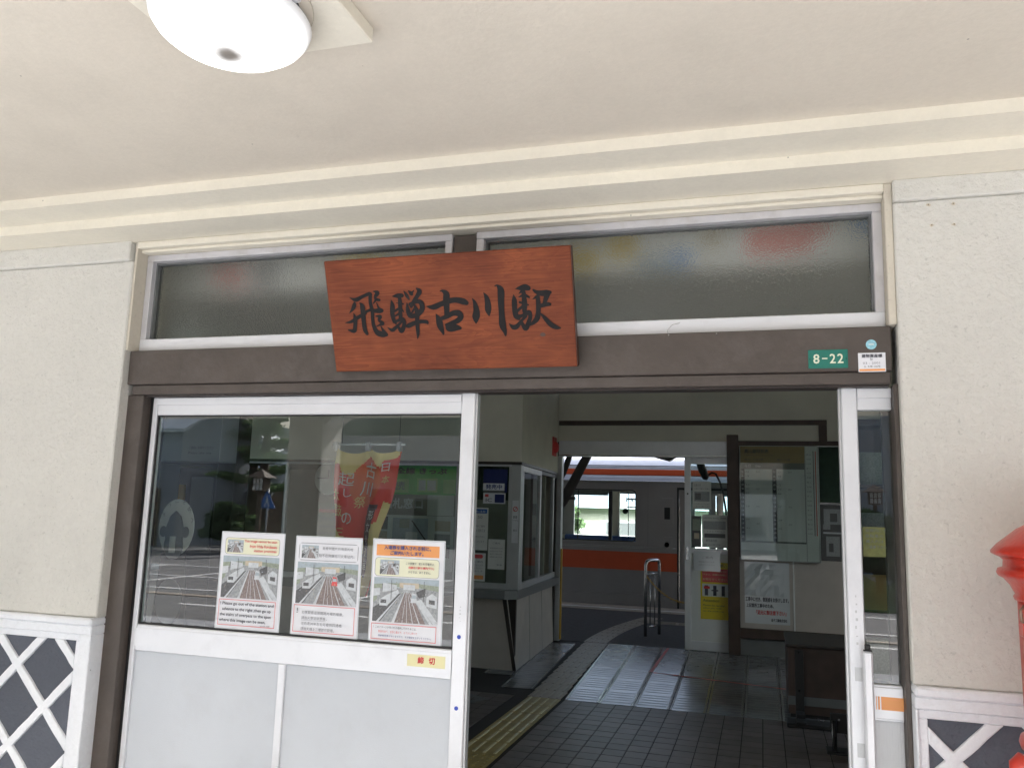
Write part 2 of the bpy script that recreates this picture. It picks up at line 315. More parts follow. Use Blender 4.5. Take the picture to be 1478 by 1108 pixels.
# ------------------------------------------------------------------ mesh helpers
class MB:
    """collects boxes, prisms, tubes and lathes in world coordinates into one mesh"""
    def __init__(s): s.v = []; s.f = []; s.sm = []; s.mi = []; s.cm = 0
    def face(s, idx, smooth=False): s.f.append(idx); s.sm.append(smooth); s.mi.append(s.cm)
    def box(s, x0, x1, y0, y1, z0, z1, bev=0):
        if x0 > x1: x0, x1 = x1, x0
        if y0 > y1: y0, y1 = y1, y0
        if z0 > z1: z0, z1 = z1, z0
        if bev > 0 and min(x1-x0, y1-y0, z1-z0) > bev*2.2:
            b = bev; n = len(s.v)
            # chamfered box: 24 vertices
            ids = {}
            for ix, X in enumerate((x0, x1)):
                for iy, Y in enumerate((y0, y1)):
                    for iz, Z in enumerate((z0, z1)):
                        sx, sy, sz = (1, -1)[ix], (1, -1)[iy], (1, -1)[iz]
                        for a, p in (('x', (X, Y+sy*b, Z+sz*b)), ('y', (X+sx*b, Y, Z+sz*b)), ('z', (X+sx*b, Y+sy*b, Z))):
                            ids[(ix, iy, iz, a)] = len(s.v); s.v.append(p)
            q = lambda *k: s.face([ids[i] for i in k])
            for ix in (0, 1):
                l = [(ix, 0, 0, 'x'), (ix, 1, 0, 'x'), (ix, 1, 1, 'x'), (ix, 0, 1, 'x')]; q(*(l if ix else l[::-1]))
            for iy in (0, 1):
                l = [(0, iy, 0, 'y'), (0, iy, 1, 'y'), (1, iy, 1, 'y'), (1, iy, 0, 'y')]; q(*(l if iy else l[::-1]))
            for iz in (0, 1):
                l = [(0, 0, iz, 'z'), (1, 0, iz, 'z'), (1, 1, iz, 'z'), (0, 1, iz, 'z')]; q(*(l if iz else l[::-1]))
            for ix in (0, 1):
                for iy in (0, 1):
                    l = [(ix, iy, 0, 'x'), (ix, iy, 0, 'y'), (ix, iy, 1, 'y'), (ix, iy, 1, 'x')]; q(*(l if ix == iy else l[::-1]))
                for iz in (0, 1):
                    l = [(ix, 0, iz, 'x'), (ix, 1, iz, 'x'), (ix, 1, iz, 'z'), (ix, 0, iz, 'z')]; q(*(l if ix != iz else l[::-1]))
            for iy in (0, 1):
                for iz in (0, 1):
                    l = [(0, iy, iz, 'y'), (1, iy, iz, 'y'), (1, iy, iz, 'z'), (0, iy, iz, 'z')]; q(*(l if iy == iz else l[::-1]))
            for ix in (0, 1):
                for iy in (0, 1):
                    for iz in (0, 1):
                        l = [(ix, iy, iz, 'x'), (ix, iy, iz, 'y'), (ix, iy, iz, 'z')]; q(*(l if (ix+iy+iz) % 2 else l[::-1]))
            return s
        n = len(s.v)
        s.v += [(x0, y0, z0), (x1, y0, z0), (x1, y1, z0), (x0, y1, z0), (x0, y0, z1), (x1, y0, z1), (x1, y1, z1), (x0, y1, z1)]
        for q in ((3, 2, 1, 0), (4, 5, 6, 7), (0, 1, 5, 4), (1, 2, 6, 5), (2, 3, 7, 6), (3, 0, 4, 7)): s.face([n+i for i in q])
        return s
    def quad(s, *pts):
        n = len(s.v); s.v += [tuple(p) for p in pts]; s.face(list(range(n, n+len(pts)))); return s
    def prism(s, pts, d):
        """convex-ish polygon pts (3d) extruded by vector d"""
        n = len(s.v); k = len(pts); d = Vector(d)
        nrm = Vector((0, 0, 0))
        for i in range(k): nrm += Vector(pts[i]).cross(Vector(pts[(i+1) % k]))
        if nrm.dot(d) < 0: pts = pts[::-1]
        s.v += [tuple(p) for p in pts]+[tuple(Vector(p)+d) for p in pts]
        s.face([n+i for i in range(k)][::-1]); s.face([n+k+i for i in range(k)])
        for i in range(k):
            j = (i+1) % k; s.face([n+i, n+j, n+k+j, n+k+i])
        return s
    def tube(s, pts, r, seg=8, cap=True, smooth=True):
        pts = [Vector(p) for p in pts]; n0 = len(s.v); N = len(pts)
        rs = r if isinstance(r, (list, tuple)) else [r]*N
        ref = None
        for i, p in enumerate(pts):
            t = (pts[min(i+1, N-1)]-pts[max(i-1, 0)]).normalized()
            if ref is None: ref = t.orthogonal().normalized()
            ref = (ref-t*ref.dot(t)).normalized() if (ref-t*ref.dot(t)).length > 1e-6 else t.orthogonal().normalized()
            b = t.cross(ref)
            for k in range(seg):
                a = 2*math.pi*k/seg; s.v.append(tuple(p+(ref*math.cos(a)+b*math.sin(a))*rs[i]))
        for i in range(N-1):
            for k in range(seg):
                k2 = (k+1) % seg; a = n0+i*seg
                s.face([a+k, a+k2, a+seg+k2, a+seg+k], smooth)
        if cap:
            s.face([n0+k for k in range(seg)][::-1]); s.face([n0+(N-1)*seg+k for k in range(seg)])
        return s
    def lathe(s, c, prof, seg=32, smooth=True, axis='z', cap=True):
        n0 = len(s.v); c = Vector(c)
        for (r, h) in prof:
            for k in range(seg):
                a = 2*math.pi*k/seg; x, y = r*math.cos(a), r*math.sin(a)
                s.v.append(tuple(c+(Vector((x, y, h)) if axis == 'z' else Vector((x, -h, y)))))
        for i in range(len(prof)-1):
            for k in range(seg):
                k2 = (k+1) % seg; a = n0+i*seg
                s.face([a+k, a+k2, a+seg+k2, a+seg+k], smooth)
        if not cap: return s
        if prof[0][0] > 1e-4: s.face([n0+k for k in range(seg)][::-1])
        if prof[-1][0] > 1e-4: s.face([n0+(len(prof)-1)*seg+k for k in range(seg)])
        return s
    def mesh(s, name, mats, off=(0, 0, 0)):
        me = bpy.data.meshes.new(name); o = Vector(off)
        me.from_pydata([tuple(Vector(p)-o) for p in s.v], [], s.f)
        if isinstance(mats, str): mats = [mats]
        for q in mats: me.materials.append(MATS[q])
        me.polygons.foreach_set('use_smooth', s.sm); me.polygons.foreach_set('material_index', s.mi)
        me.update(); return me

def wloc(o):
    v = Vector(o.location)
    while o.parent: o = o.parent; v += Vector(o.location)
    return v
def link(mb, name, mats, parent=None, at=None, label=None):
    """world-space builder -> object; origin at `at` (or the centre of its bounds)"""
    if at is None:
        xs = [p[0] for p in mb.v]; ys = [p[1] for p in mb.v]; zs = [p[2] for p in mb.v]
        at = ((min(xs)+max(xs))/2, (min(ys)+max(ys))/2, (min(zs)+max(zs))/2)
    me = mb.mesh(name, mats, at); o = bpy.data.objects.new(name, me); C.objects.link(o)
    if parent: o.parent = parent; o.location = Vector(at)-wloc(parent)
    else: o.location = at
    if label: o['label'] = label
    return o
def llink(mb, name, mats, parent, label=None):
    """local-space builder -> child mesh with its origin on the parent's origin"""
    o = bpy.data.objects.new(name, mb.mesh(name, mats)); C.objects.link(o); o.parent = parent
    if label: o['label'] = label
    return o
def box(name, x0, x1, y0, y1, z0, z1, m, parent=None, bev=.002, label=None):
    return link(MB().box(x0, x1, y0, y1, z0, z1, bev), name, m, parent, label=label)
def thing(name, label, cat, loc=(0, 0, 0), rot=(0, 0, 0), group=None):
    o = bpy.data.objects.new(name, None); C.objects.link(o); o.location = loc; o.rotation_euler = rot
    o.empty_display_size = .1; o['label'] = label; o['category'] = cat
    if group: o['group'] = group
    return o
def tag(o, label, cat=None, group=None, kind=None):
    if label: o['label'] = label
    if cat: o['category'] = cat
    if group: o['group'] = group
    if kind: o['kind'] = kind
    return o
def struct(o, label=None):
    o['kind'] = 'structure'
    if label: o['label'] = label
    return o
def copy_piece(o, loc, parent=None):
    c = o.copy(); C.objects.link(c)
    if parent: c.parent = parent; c.location = Vector(loc)-wloc(parent)
    else: c.location = loc
    return c

_tc = {}
def text_mesh(s, m):
    k = (s, m)
    if k in _tc: return _tc[k]
    cu = bpy.data.curves.new('lettering', 'FONT'); cu.body = s; cu.size = 1; cu.resolution_u = 2; cu.align_x = 'LEFT'
    o = bpy.data.objects.new('lettering', cu); C.objects.link(o)
    dg = bpy.context.evaluated_depsgraph_get(); dg.update()
    me = bpy.data.meshes.new_from_object(o.evaluated_get(dg)); me.name = 'lettering'
    bpy.data.objects.remove(o); bpy.data.curves.remove(cu)
    me.materials.clear(); me.materials.append(MATS[m])
    xs = [v.co.x for v in me.vertices] or [0]; ys = [v.co.y for v in me.vertices] or [0]
    _tc[k] = (me, min(xs), max(xs), min(ys), max(ys)); return _tc[k]
def frame_M(origin, u=(1, 0, 0), v=(0, 0, 1)):
    u = Vector(u).normalized(); v = Vector(v).normalized(); n = u.cross(v)
    M = Matrix((u, v, n)).transposed().to_4x4(); M.translation = Vector(origin); return M
def text(parent, s, M, x, y, w, h, m, lift=.0008, bold=0, name='lettering', fit=True):
    """text filling the box x..x+w, y..y+h of the plane M (metres); u = reading direction"""
    me, x0, x1, y0, y1 = text_mesh(s, m)
    me2 = me.copy()
    sx = w/max(x1-x0, 1e-4); sy = h/max(y1-y0, 1e-4)
    T = M @ Matrix.Translation((x-x0*sx, y-y0*sy, lift)) @ Matrix.Diagonal((sx, sy, 1, 1))
    if bold:
        vs = [v.co.copy() for v in me2.vertices]; fs = [list(p.vertices) for p in me2.polygons]
        V = []; F = []
        for k, (dx, dy) in enumerate(((0, 0), (bold, 0), (0, bold), (bold, bold))):
            n = len(V); V += [v+Vector((dx/sx, dy/sy, k*.0001)) for v in vs]; F += [[i+n for i in f] for f in fs]
        me2 = bpy.data.meshes.new('lettering'); me2.from_pydata(V, [], F); me2.materials.append(MATS[m])
    pl = wloc(parent)
    me2.transform(Matrix.Translation(-pl) @ T)
    o = bpy.data.objects.new(name, me2); C.objects.link(o); o.parent = parent
    # put the origin on the letters themselves
    c = sum((v.co for v in me2.vertices), Vector())/max(1, len(me2.vertices))
    me2.transform(Matrix.Translation(-c)); o.location = c
    return o
def flat(parent, M, polys, name='print', lift0=.0004, step=.00003):
    """flat print: polys = [(points_uv_metres, material)], each a hair above the one before, as one mesh"""
    mats = []; mb = MB()
    for i, (pts, mt) in enumerate(polys):
        if mt not in mats: mats.append(mt)
        mb.cm = mats.index(mt)
        mb.quad(*[M @ Vector((p[0], p[1], lift0+step*i)) for p in pts])
    return link(mb, name, mats, parent)
def rect(x0, y0, x1, y1): return [(x0, y0), (x1, y0), (x1, y1), (x0, y1)]
def rrect(x0, y0, x1, y1, r, n=4):
    p = []
    for cx, cy, a0 in ((x1-r, y0+r, -90), (x1-r, y1-r, 0), (x0+r, y1-r, 90), (x0+r, y0+r, 180)):
        for i in range(n+1):
            a = R(a0+90*i/n); p.append((cx+r*math.cos(a), cy+r*math.sin(a)))
    return p

# ================================================================== PORCH: ground, ceiling, cornice, walls
g = MB().box(-700, 700, -900, -9.3, -1.2, -.02); o = struct(link(g, 'ground', 'asphalt_road'), 'grey asphalt of the station square')
pv = struct(box('pavement', -16, 12, -6.6, -.02, -.3, 0, 'pavement', bev=0), 'pale paving under the station porch')
kb = struct(box('kerb', -30, 3.0, -9.3, -9.1, -.3, .0, 'edge_stone', bev=.01), 'stone kerb at the edge of the square')
rd = struct(box('forecourt', -30, 14, -9.1, -6.6, -.3, -.015, 'asphalt_road', bev=0), 'asphalt forecourt before the porch')
mk = MB()
for y in (-10.1, -12.4, -15.0): mk.box(-26, 9, y-.06, y+.06, -.0175, -.012)
for i in range(9): mk.box(-20+i*2.6, -19.88+i*2.6, -15, -10.1, -.0172, -.0115)
mk.box(1.0, 2.6, -8.75, -8.63, -.0148, -.0105); mk.box(-9, 1.2, -8.2, -8.08, -.0148, -.0105)
struct(link(mk, 'road_marking', 'road_paint'), 'white parking bay lines on the square')
gs = MB()
gs.quad((1.2, -30, .02), (1.2, -13.6, .02), (9, -13.6, .02), (9, -30, .02))
gs.box(1.0, 9.2, -30, -13.4, -.1, .015)
struct(link(gs, 'lawn', 'grass'), 'planted bed beside the square')

# ceiling: one slab with the stepped cornice below it
PC = box('porch_ceiling', -14, 10, -4.6, -.4756, 2.961, 3.15, 'ceiling_paint', bev=0); struct(PC, 'cream painted porch ceiling')
cn = MB()
cn.box(-14, 10, -.4756, -.288, 2.914, 3.15); link(cn, 'upper_cornice_step', 'cornice_paint', PC)
cn = MB().box(-14, 10, -.288, .12, 2.867, 3.15); link(cn, 'lower_cornice_step', 'cornice_paint', PC)
bm_ = MB().box(-14, 10, -5.0, -4.6, 2.60, 3.3); link(bm_, 'edge_beam', 'ceiling_paint', PC)
rf = MB(); rf.box(-14, 10, -5.05, .3, 3.55, 3.75); rf.box(-7.95, 3.35, .3, 7.6, 3.552, 3.748); rf.box(-14, 10, -5.0, -.3, 3.3, 3.55)
struct(link(rf, 'station_roof', 'roof_tile'), 'station roof over porch and hall')
for x in (-4.73, 4.6, -10.4):
    t = thing('porch_column', {-4.73: 'square cream porch column seen reflected in the left door glass', 4.6: 'square cream porch column out of view right of the doors', -10.4: 'square cream porch column farthest left along the porch'}[x], 'column', (x, -4.71, 0), group='porch columns')
    box('shaft', x-.21, x+.21, -4.92, -4.50, .25, 2.60, 'cream_plaster', t, .01); box('plinth', x-.25, x+.25, -4.96, -4.46, 0, .25, 'white_plaster', t, .01)
    h = MB(); h.prism([(x+.21, -4.9, 2.46), (x+.21, -4.9, 2.6), (x+.35, -4.9, 2.6)], (0, .38, 0)); link(h, 'haunch', 'cream_plaster', t)

def clip_poly(p, x0, x1, z0, z1):
    def cl(p, f, g):
        r = []
        for i in range(len(p)):
            a, b = p[i], p[(i+1) % len(p)]; fa, fb = f(a), f(b)
            if fa >= 0: r.append(a)
            if fa*fb < 0:
                t = fa/(fa-fb); r.append((a[0]+(b[0]-a[0])*t, a[1]+(b[1]-a[1])*t))
        return r
    for f in (lambda q: q[0]-x0, lambda q: x1-q[0], lambda q: q[1]-z0, lambda q: z1-q[1]):
        if len(p) < 3: return []
        p = cl(p, f, None)
    return p if len(p) > 2 else []
def rough_edge(p, amp, step=.03):
    """hand-laid edge: subdivide the outline and nudge each point"""
    r = []
    for i in range(len(p)):
        a, b = Vector(p[i]), Vector(p[(i+1) % len(p)]); n = max(1, int((b-a).length/step))
        d = (b-a); nn = Vector((-d[1], d[0])).normalized() if d.length > 0 else Vector((0, 0))
        for k in range(n):
            q = a+d*(k/n)+nn*random.uniform(-amp, amp)*(k > 0); r.append((q[0], q[1]))
    return r
YW = -.08
def porch_wall(x0, x1, px0, px1, phase, edge, label, top):
    """plaster wall with head band, namako dado: dark tiles between raised white plaster joints"""
    t = thing('plastered_wall', label, 'wall', ((x0+x1)/2, 0, 0))
    box('plaster', x0, x1, YW, .12, 1.056, top-.10, 'cream_plaster', t, .006)
    if edge > 0:   # left wall: band stops short of the corner
        box('head_band', x0, x1-.012, YW-.018, .12, top-.10, 2.87, 'cream_plaster', t, .006)
    else: box('head_band', x0, x1, YW-.018, .12, top-.10, 2.87, 'cream_plaster', t, .006)
    zt = .982
    fr = MB()
    fr.box(x0, x1, YW-.03, .12, 1.022, 1.056, .008)
    fr.box(x0, x1, YW-.022, .12, zt, 1.022, .004)
    fr.box(x0, px0, YW-.022, .12, .0, zt, .004); fr.box(px1, x1, YW-.022, .12, .0, zt, .004)
    fr.box(px0, px1, YW-.022, .12, .0, .14, .004)
    ix0, ix1 = px0, px1
    link(fr, 'dado_frame', 'white_plaster', t)
    st = MB()   # stepped inner moulding
    e = .028
    for a in ((px0, px1, zt-.03, zt), (px0, px0+e, .14, zt-.03), (px1-e, px1, .14, zt-.03)):
        st.box(a[0], a[1], YW-.010, .1, a[2], a[3], .003)
    link(st, 'inner_moulding', 'white_plaster', t)
    px0 += e; px1 -= e; z1 = zt-.03; z0 = .14
    box('backing', px0, px1, YW+.012, .1, z0, z1, 'dark_plaster', t, 0)
    bars = MB(); s = .18; hw = .0195
    cx, cz = phase
    for k in range(-60, 60):
        for sg in (1, -1):
            # lines x*sg... through (cx+2*s*k, cz)
            ax, az = cx+2*s*k-6, cz-6*sg; bx, bz = cx+2*s*k+6, cz+6*sg
            n = Vector((-(bz-az), bx-ax)).normalized()*hw
            q = clip_poly([(ax+n[0], az+n[1]), (ax-n[0], az-n[1]), (bx-n[0], bz-n[1]), (bx+n[0], bz+n[1])], px0, px1, z0, z1)
            if q:
                q = rough_edge(q, .0016, .035)
                bars.prism([(a, YW-.012-(.0006 if sg > 0 else 0), b) for a, b in q], (0, .03, 0))
    bo = link(bars, 'plaster_joint', 'white_plaster', t); bv = bo.modifiers.new('soft_edge', 'BEVEL'); bv.width = .0055; bv.segments = 3; bv.limit_method = 'ANGLE'; bv.angle_limit = R(50)
    for p_ in bo.data.polygons: p_.use_smooth = True
    n = 0
    for i in range(-40, 40):
        for j in range(-8, 8):
            if (i+j) % 2 == 0: continue
            mx, mz = cx+s*i, cz+s*j; h = s-hw*1.38
            q = clip_poly([(mx, mz-h), (mx+h, mz), (mx, mz+h), (mx-h, mz)], px0, px1, z0, z1)
            if len(q) > 2:
                ar = abs(sum(q[a][0]*q[(a+1) % len(q)][1]-q[(a+1) % len(q)][0]*q[a][1] for a in range(len(q))))/2
                if ar < 1e-4: continue
                link(MB().prism([(a, YW+.001+random.uniform(-.0015, .0015), b) for a, b in q], (0, .02, 0)), 'tile', 'dark_plaster', t)
    return t
porch_wall(-6.0, -2.958, -5.6, -3.022, (-3.199, .642), 1, 'cream stucco wall left of the doors with white lattice on dark tiles', 2.868)
porch_wall(.487, 3.2, .497, 2.9, (.600, .825), -1, 'cream stucco wall right of the doors behind the red postbox', 2.886)
box('plastered_wall', -14, -6.0, YW, .12, 0, 2.867, 'cream_plaster', bev=0); bpy.context.scene.collection.objects[-1]
w = [o for o in C.objects if o.name.startswith('plastered_wall') and o.type == 'MESH'][-1]; tag(w, 'plain cream stucco wall running on far to the left under the porch', 'wall')
wr = [o for o in C.objects if o.name.startswith('plastered_wall') and o.get('label', '').startswith('cream stucco wall right')][0]
for k_, (x_, z_) in enumerate(((.607, 2.766), (.690, 2.764), (.615, 2.687), (.689, 2.685))):
    rr_ = random.Random(k_); mb = MB(); mb.prism([(x_+(.0065+rr_.uniform(-.003, .003))*math.cos(q*.628), YW-.0015, z_+(.005+rr_.uniform(-.002, .002))*math.sin(q*.628)) for q in range(10)], (0, .003, 0)); link(mb, 'plug_hole', 'print_tan', wr)
    mb = MB().prism([(x_+.002*math.cos(q*1.05), YW-.0025, z_+.002*math.sin(q*1.05)) for q in range(6)], (0, .001, 0)); link(mb, 'plug_hole', 'dark_brown', wr)
w = box('plastered_wall', 3.2, 10, YW, .12, 0, 2.867, 'cream_plaster', bev=0); tag(w, 'plain cream stucco wall running on beyond the red postbox', 'wall')

# ================================================================== ENTRANCE
XL, XR = -2.958, .487
ent = thing('door_surround', 'brown painted beam and posts framing the station entrance', 'door frame', ((XL+XR)/2, 0, 0))
box('beam_board', -2.952, .468, -.045, .075, 2.155, 2.322, 'brown_paint', ent, .004)
box('beam_board', -2.930, .463, -.030, .075, 2.108, 2.153, 'brown_paint', ent, .003)
box('soffit_board', -2.925, .460, -.005, .075, 2.10, 2.107, 'dark_brown', ent, 0)
box('jamb', -2.966, -2.868, -.02, .12, 0, 2.107, 'brown_paint', ent, .003)
box('jamb_gap', -2.868, -2.848, .035, .12, 0, 2.10, 'black', ent, 0)
box('jamb', .470, .4865, -.03, .12, 0, 2.107, 'brown_paint', ent, .002)
box('centre_post', -1.302, -1.192, .012, .11, 2.323, 2.812, 'brown_paint', ent, .004)
box('reveal', -2.9575, -2.945, -.07, .10, 2.323, 2.866, 'reveal_paint', ent, 0); box('reveal', .458, .4868, -.07, .10, 2.323, 2.866, 'reveal_paint', ent, .003)
box('head_trim', -2.944, .458, -.076, .10, 2.834, 2.866, 'cornice_paint', ent, .003)
box('head_bead', -2.944, .458, -.045, .10, 2.820, 2.8335, 'cornice_paint', ent, .002)

def transom(x0, x1, label):
    t = thing('transom_window', label, 'window', ((x0+x1)/2, .03, 2.323), group='transom windows above the entrance')
    box('frame_rail', x0, x1, .0, .08, 2.786, 2.818, 'aluminium_warm', t); box('frame_rail', x0, x1, .0, .08, 2.323, 2.389, 'aluminium', t, .004)
    box('frame_stile', x0, x0+.034, .002, .078, 2.389, 2.786, 'aluminium_warm', t); box('frame_stile', x1-.034, x1, .002, .078, 2.389, 2.786, 'aluminium_warm', t)
    b = MB(); a0, a1, c0, c1 = x0+.034, x1-.034, 2.389, 2.786
    b.box(a0, a0+.008, .03, .07, c0, c1); b.box(a1-.008, a1, .03, .07, c0, c1); b.box(a0, a1, .0305, .0695, c1-.009, c1)
    link(b, 'glazing_bead', 'grey_tape', t)
    box('pane', a0+.008, a1-.008, .052, .057, c0, c1-.009, 'pebbled_glass', t, 0)
    return t
transom(-2.944, -1.304, 'long pebbled transom window left of the wooden name board')
transom(-1.190, .458, 'long pebbled transom window right of the wooden name board')

# sliding doors
def rail_grooves(mb, x0, x1, y, z0, z1, n):
    for i in range(n):
        z = z0+(z1-z0)*(i+.5)/n; mb.box(x0, x1, y-.0015, y+.001, z-.001, z+.001)
D = thing('sliding_door', 'wide white aluminium sliding door with three laminated notices on its glass', 'door', (-2.01, .055, 0))
yd = .03
box('stile', -2.848, -2.822, yd-.002, yd+.045, .01, 2.10, 'aluminium', D, .003); box('stile', -1.240, -1.178, yd-.002, yd+.045, .01, 2.105, 'aluminium', D, .004)
s = box('edge_strip', -1.1775, -1.168, yd+.006, yd+.04, .01, 2.10, 'aluminium_dull', D, .001)
box('top_rail', -2.822, -1.240, yd, yd+.043, 2.014, 2.10, 'aluminium', D, .004)
box('top_rail_lip', -2.822, -1.240, yd-.008, yd, 2.062, 2.098, 'aluminium', D, .002)
box('middle_rail', -2.822, -1.240, yd, yd+.043, .908, 1.028, 'aluminium', D, .004)
box('middle_rail_lip', -2.822, -1.240, yd-.004, yd, .930, 1.012, 'aluminium', D, .002)
box('bottom_rail', -2.822, -1.240, yd, yd+.043, .01, .15, 'aluminium', D, .004)
box('muntin', -2.053, -2.018, yd, yd+.04, .15, .908, 'aluminium', D, .003)
box('lower_panel', -2.822, -2.053, yd+.012, yd+.03, .15, .908, 'panel_grey', D, 0); box('lower_panel', -2.018, -1.240, yd+.012, yd+.03, .15, .908, 'panel_grey', D, 0)
box('pane', -2.822, -1.240, yd+.018, yd+.023, 1.028, 2.014, 'door_glass', D, 0)
gk = MB(); gk.box(-2.822, -1.24, yd+.008, yd+.017, 1.028, 1.036); gk.box(-2.822, -1.24, yd+.008, yd+.017, 2.008, 2.014); gk.box(-2.822, -2.815, yd+.008, yd+.017, 1.036, 2.008); gk.box(-1.246, -1.24, yd+.008, yd+.017, 1.036, 2.008)
link(gk, 'gasket', 'rubber', D)
for x, z in ((-1.2105, 1.082), (-1.2105, .800)):
    b = MB().lathe((x, yd-.004, z), [(.0001, .0), (.0085, .0), (.0085, -.0015)], 16, False, 'y'); o = link(b, 'sticker_dot', 'blue')
    tag(o, 'blue round dot sticker on the door stile, the %s of the two' % ('upper' if z > 1 else 'lower'), 'sticker', 'blue dot stickers')
# fixed/right leaf pushed almost into its pocket
D2 = thing('sliding_door', 'white aluminium sliding door pushed back against the right jamb with a tall handle', 'door', (.39, .055, 0))
box('stile', .294, .351, yd-.002, yd+.045, .01, 2.104, 'aluminium', D2, .004)
box('edge_strip', .284, .2935, yd+.006, yd+.04, .01, 2.10, 'aluminium_dull', D2, .001)
box('top_rail', .351, .4695, yd+.001, yd+.043, 2.018, 2.100, 'aluminium', D2, .003); box('top_rail_lip', .351, .4695, yd-.007, yd+.001, 2.062, 2.1, 'aluminium', D2, .002)
box('middle_rail', .351, .4695, yd+.001, yd+.043, .905, 1.030, 'aluminium', D2, .003); box('middle_rail_lip', .351, .4695, yd-.004, yd+.001, .914, 1.022, 'aluminium', D2, .002)
box('pane', .351, .4695, yd+.018, yd+.023, 1.030, 2.018, 'door_glass', D2, 0)
pb = MB(); pb.box(.351, .4695, yd+.014, yd+.03, .15, .905)
for i in range(13): pb.box(.3535+i*.009, .3575+i*.009, yd+.011, yd+.014, .15, .905)
link(pb, 'ribbed_panel', 'ribbed_white', D2)
box('bottom_rail', .351, .4695, yd+.001, yd+.043, .01, .15, 'aluminium', D2, .003)
ob = MB(); ob.box(.396, .4695, yd-.0048, yd-.0042, .945, .990); ob.box(.379, .3815, yd-.0048, yd-.0042, .945, .990); ob.box(.3855, .3915, yd-.0048, yd-.0042, .945, .990)
tag(link(ob, 'sticker', 'orange_print'), 'orange strip sticker with two thin bars on the right door rail', 'sticker')
hd = MB(); hd.box(.337, .369, -.022, -.002, .35, 1.148, .006); link(hd, 'handle', 'aluminium', D2)
hp = MB(); hp.box(.339, .367, -.0215, -.0025, 1.148, 1.152); hp.box(.343, .362, -.018, -.005, 1.152, 1.172, .003); link(hp, 'handle_cap', 'rubber', D2)
hb = MB()
for z in (1.06, .80, .45): hb.box(.312, .337, yd-.0032, yd-.0021, z-.024, z+.024)
link(hb, 'handle_bracket', 'aluminium_dull', D2)
sc = MB()
for k in range(7): z = 1.33-k*.028; x = .322+random.uniform(-.004, .004); sc.box(x, x+random.uniform(.003, .008), yd-.0026, yd-.002, z, z+random.uniform(.004, .013))
link(sc, 'scuff', 'aluminium_dull', D2)
sc = MB()
for k in range(5): z = 1.20-k*.014; x = -1.213+random.uniform(-.006, .006); sc.box(x, x+random.uniform(.003, .007), yd-.0026, yd-.002, z, z+random.uniform(.002, .008))
link(sc, 'scuff', 'aluminium_dull', D)
# second leaf just behind, its stile shows as a dark line
D3 = thing('sliding_door', 'dark edged inner door leaf parked behind the right white door', 'door', (.42, .12, 0))
box('stile', .440, .475, .085, .12, .01, 2.10, 'dark_brown', D3); box('stile', .62, .66, .085, .12, .01, 2.1, 'dark_brown', D3)
box('pane', .475, .62, .098, .104, 1.0, 2.05, 'door_glass', D3, 0); box('lower_panel', .475, .62, .095, .11, .01, 1.0, 'aluminium_dull', D3)
tr = struct(box('door_track', -2.95, .486, .02, .14, -.02, .006, 'aluminium_dull', bev=0), 'aluminium door track in the threshold')

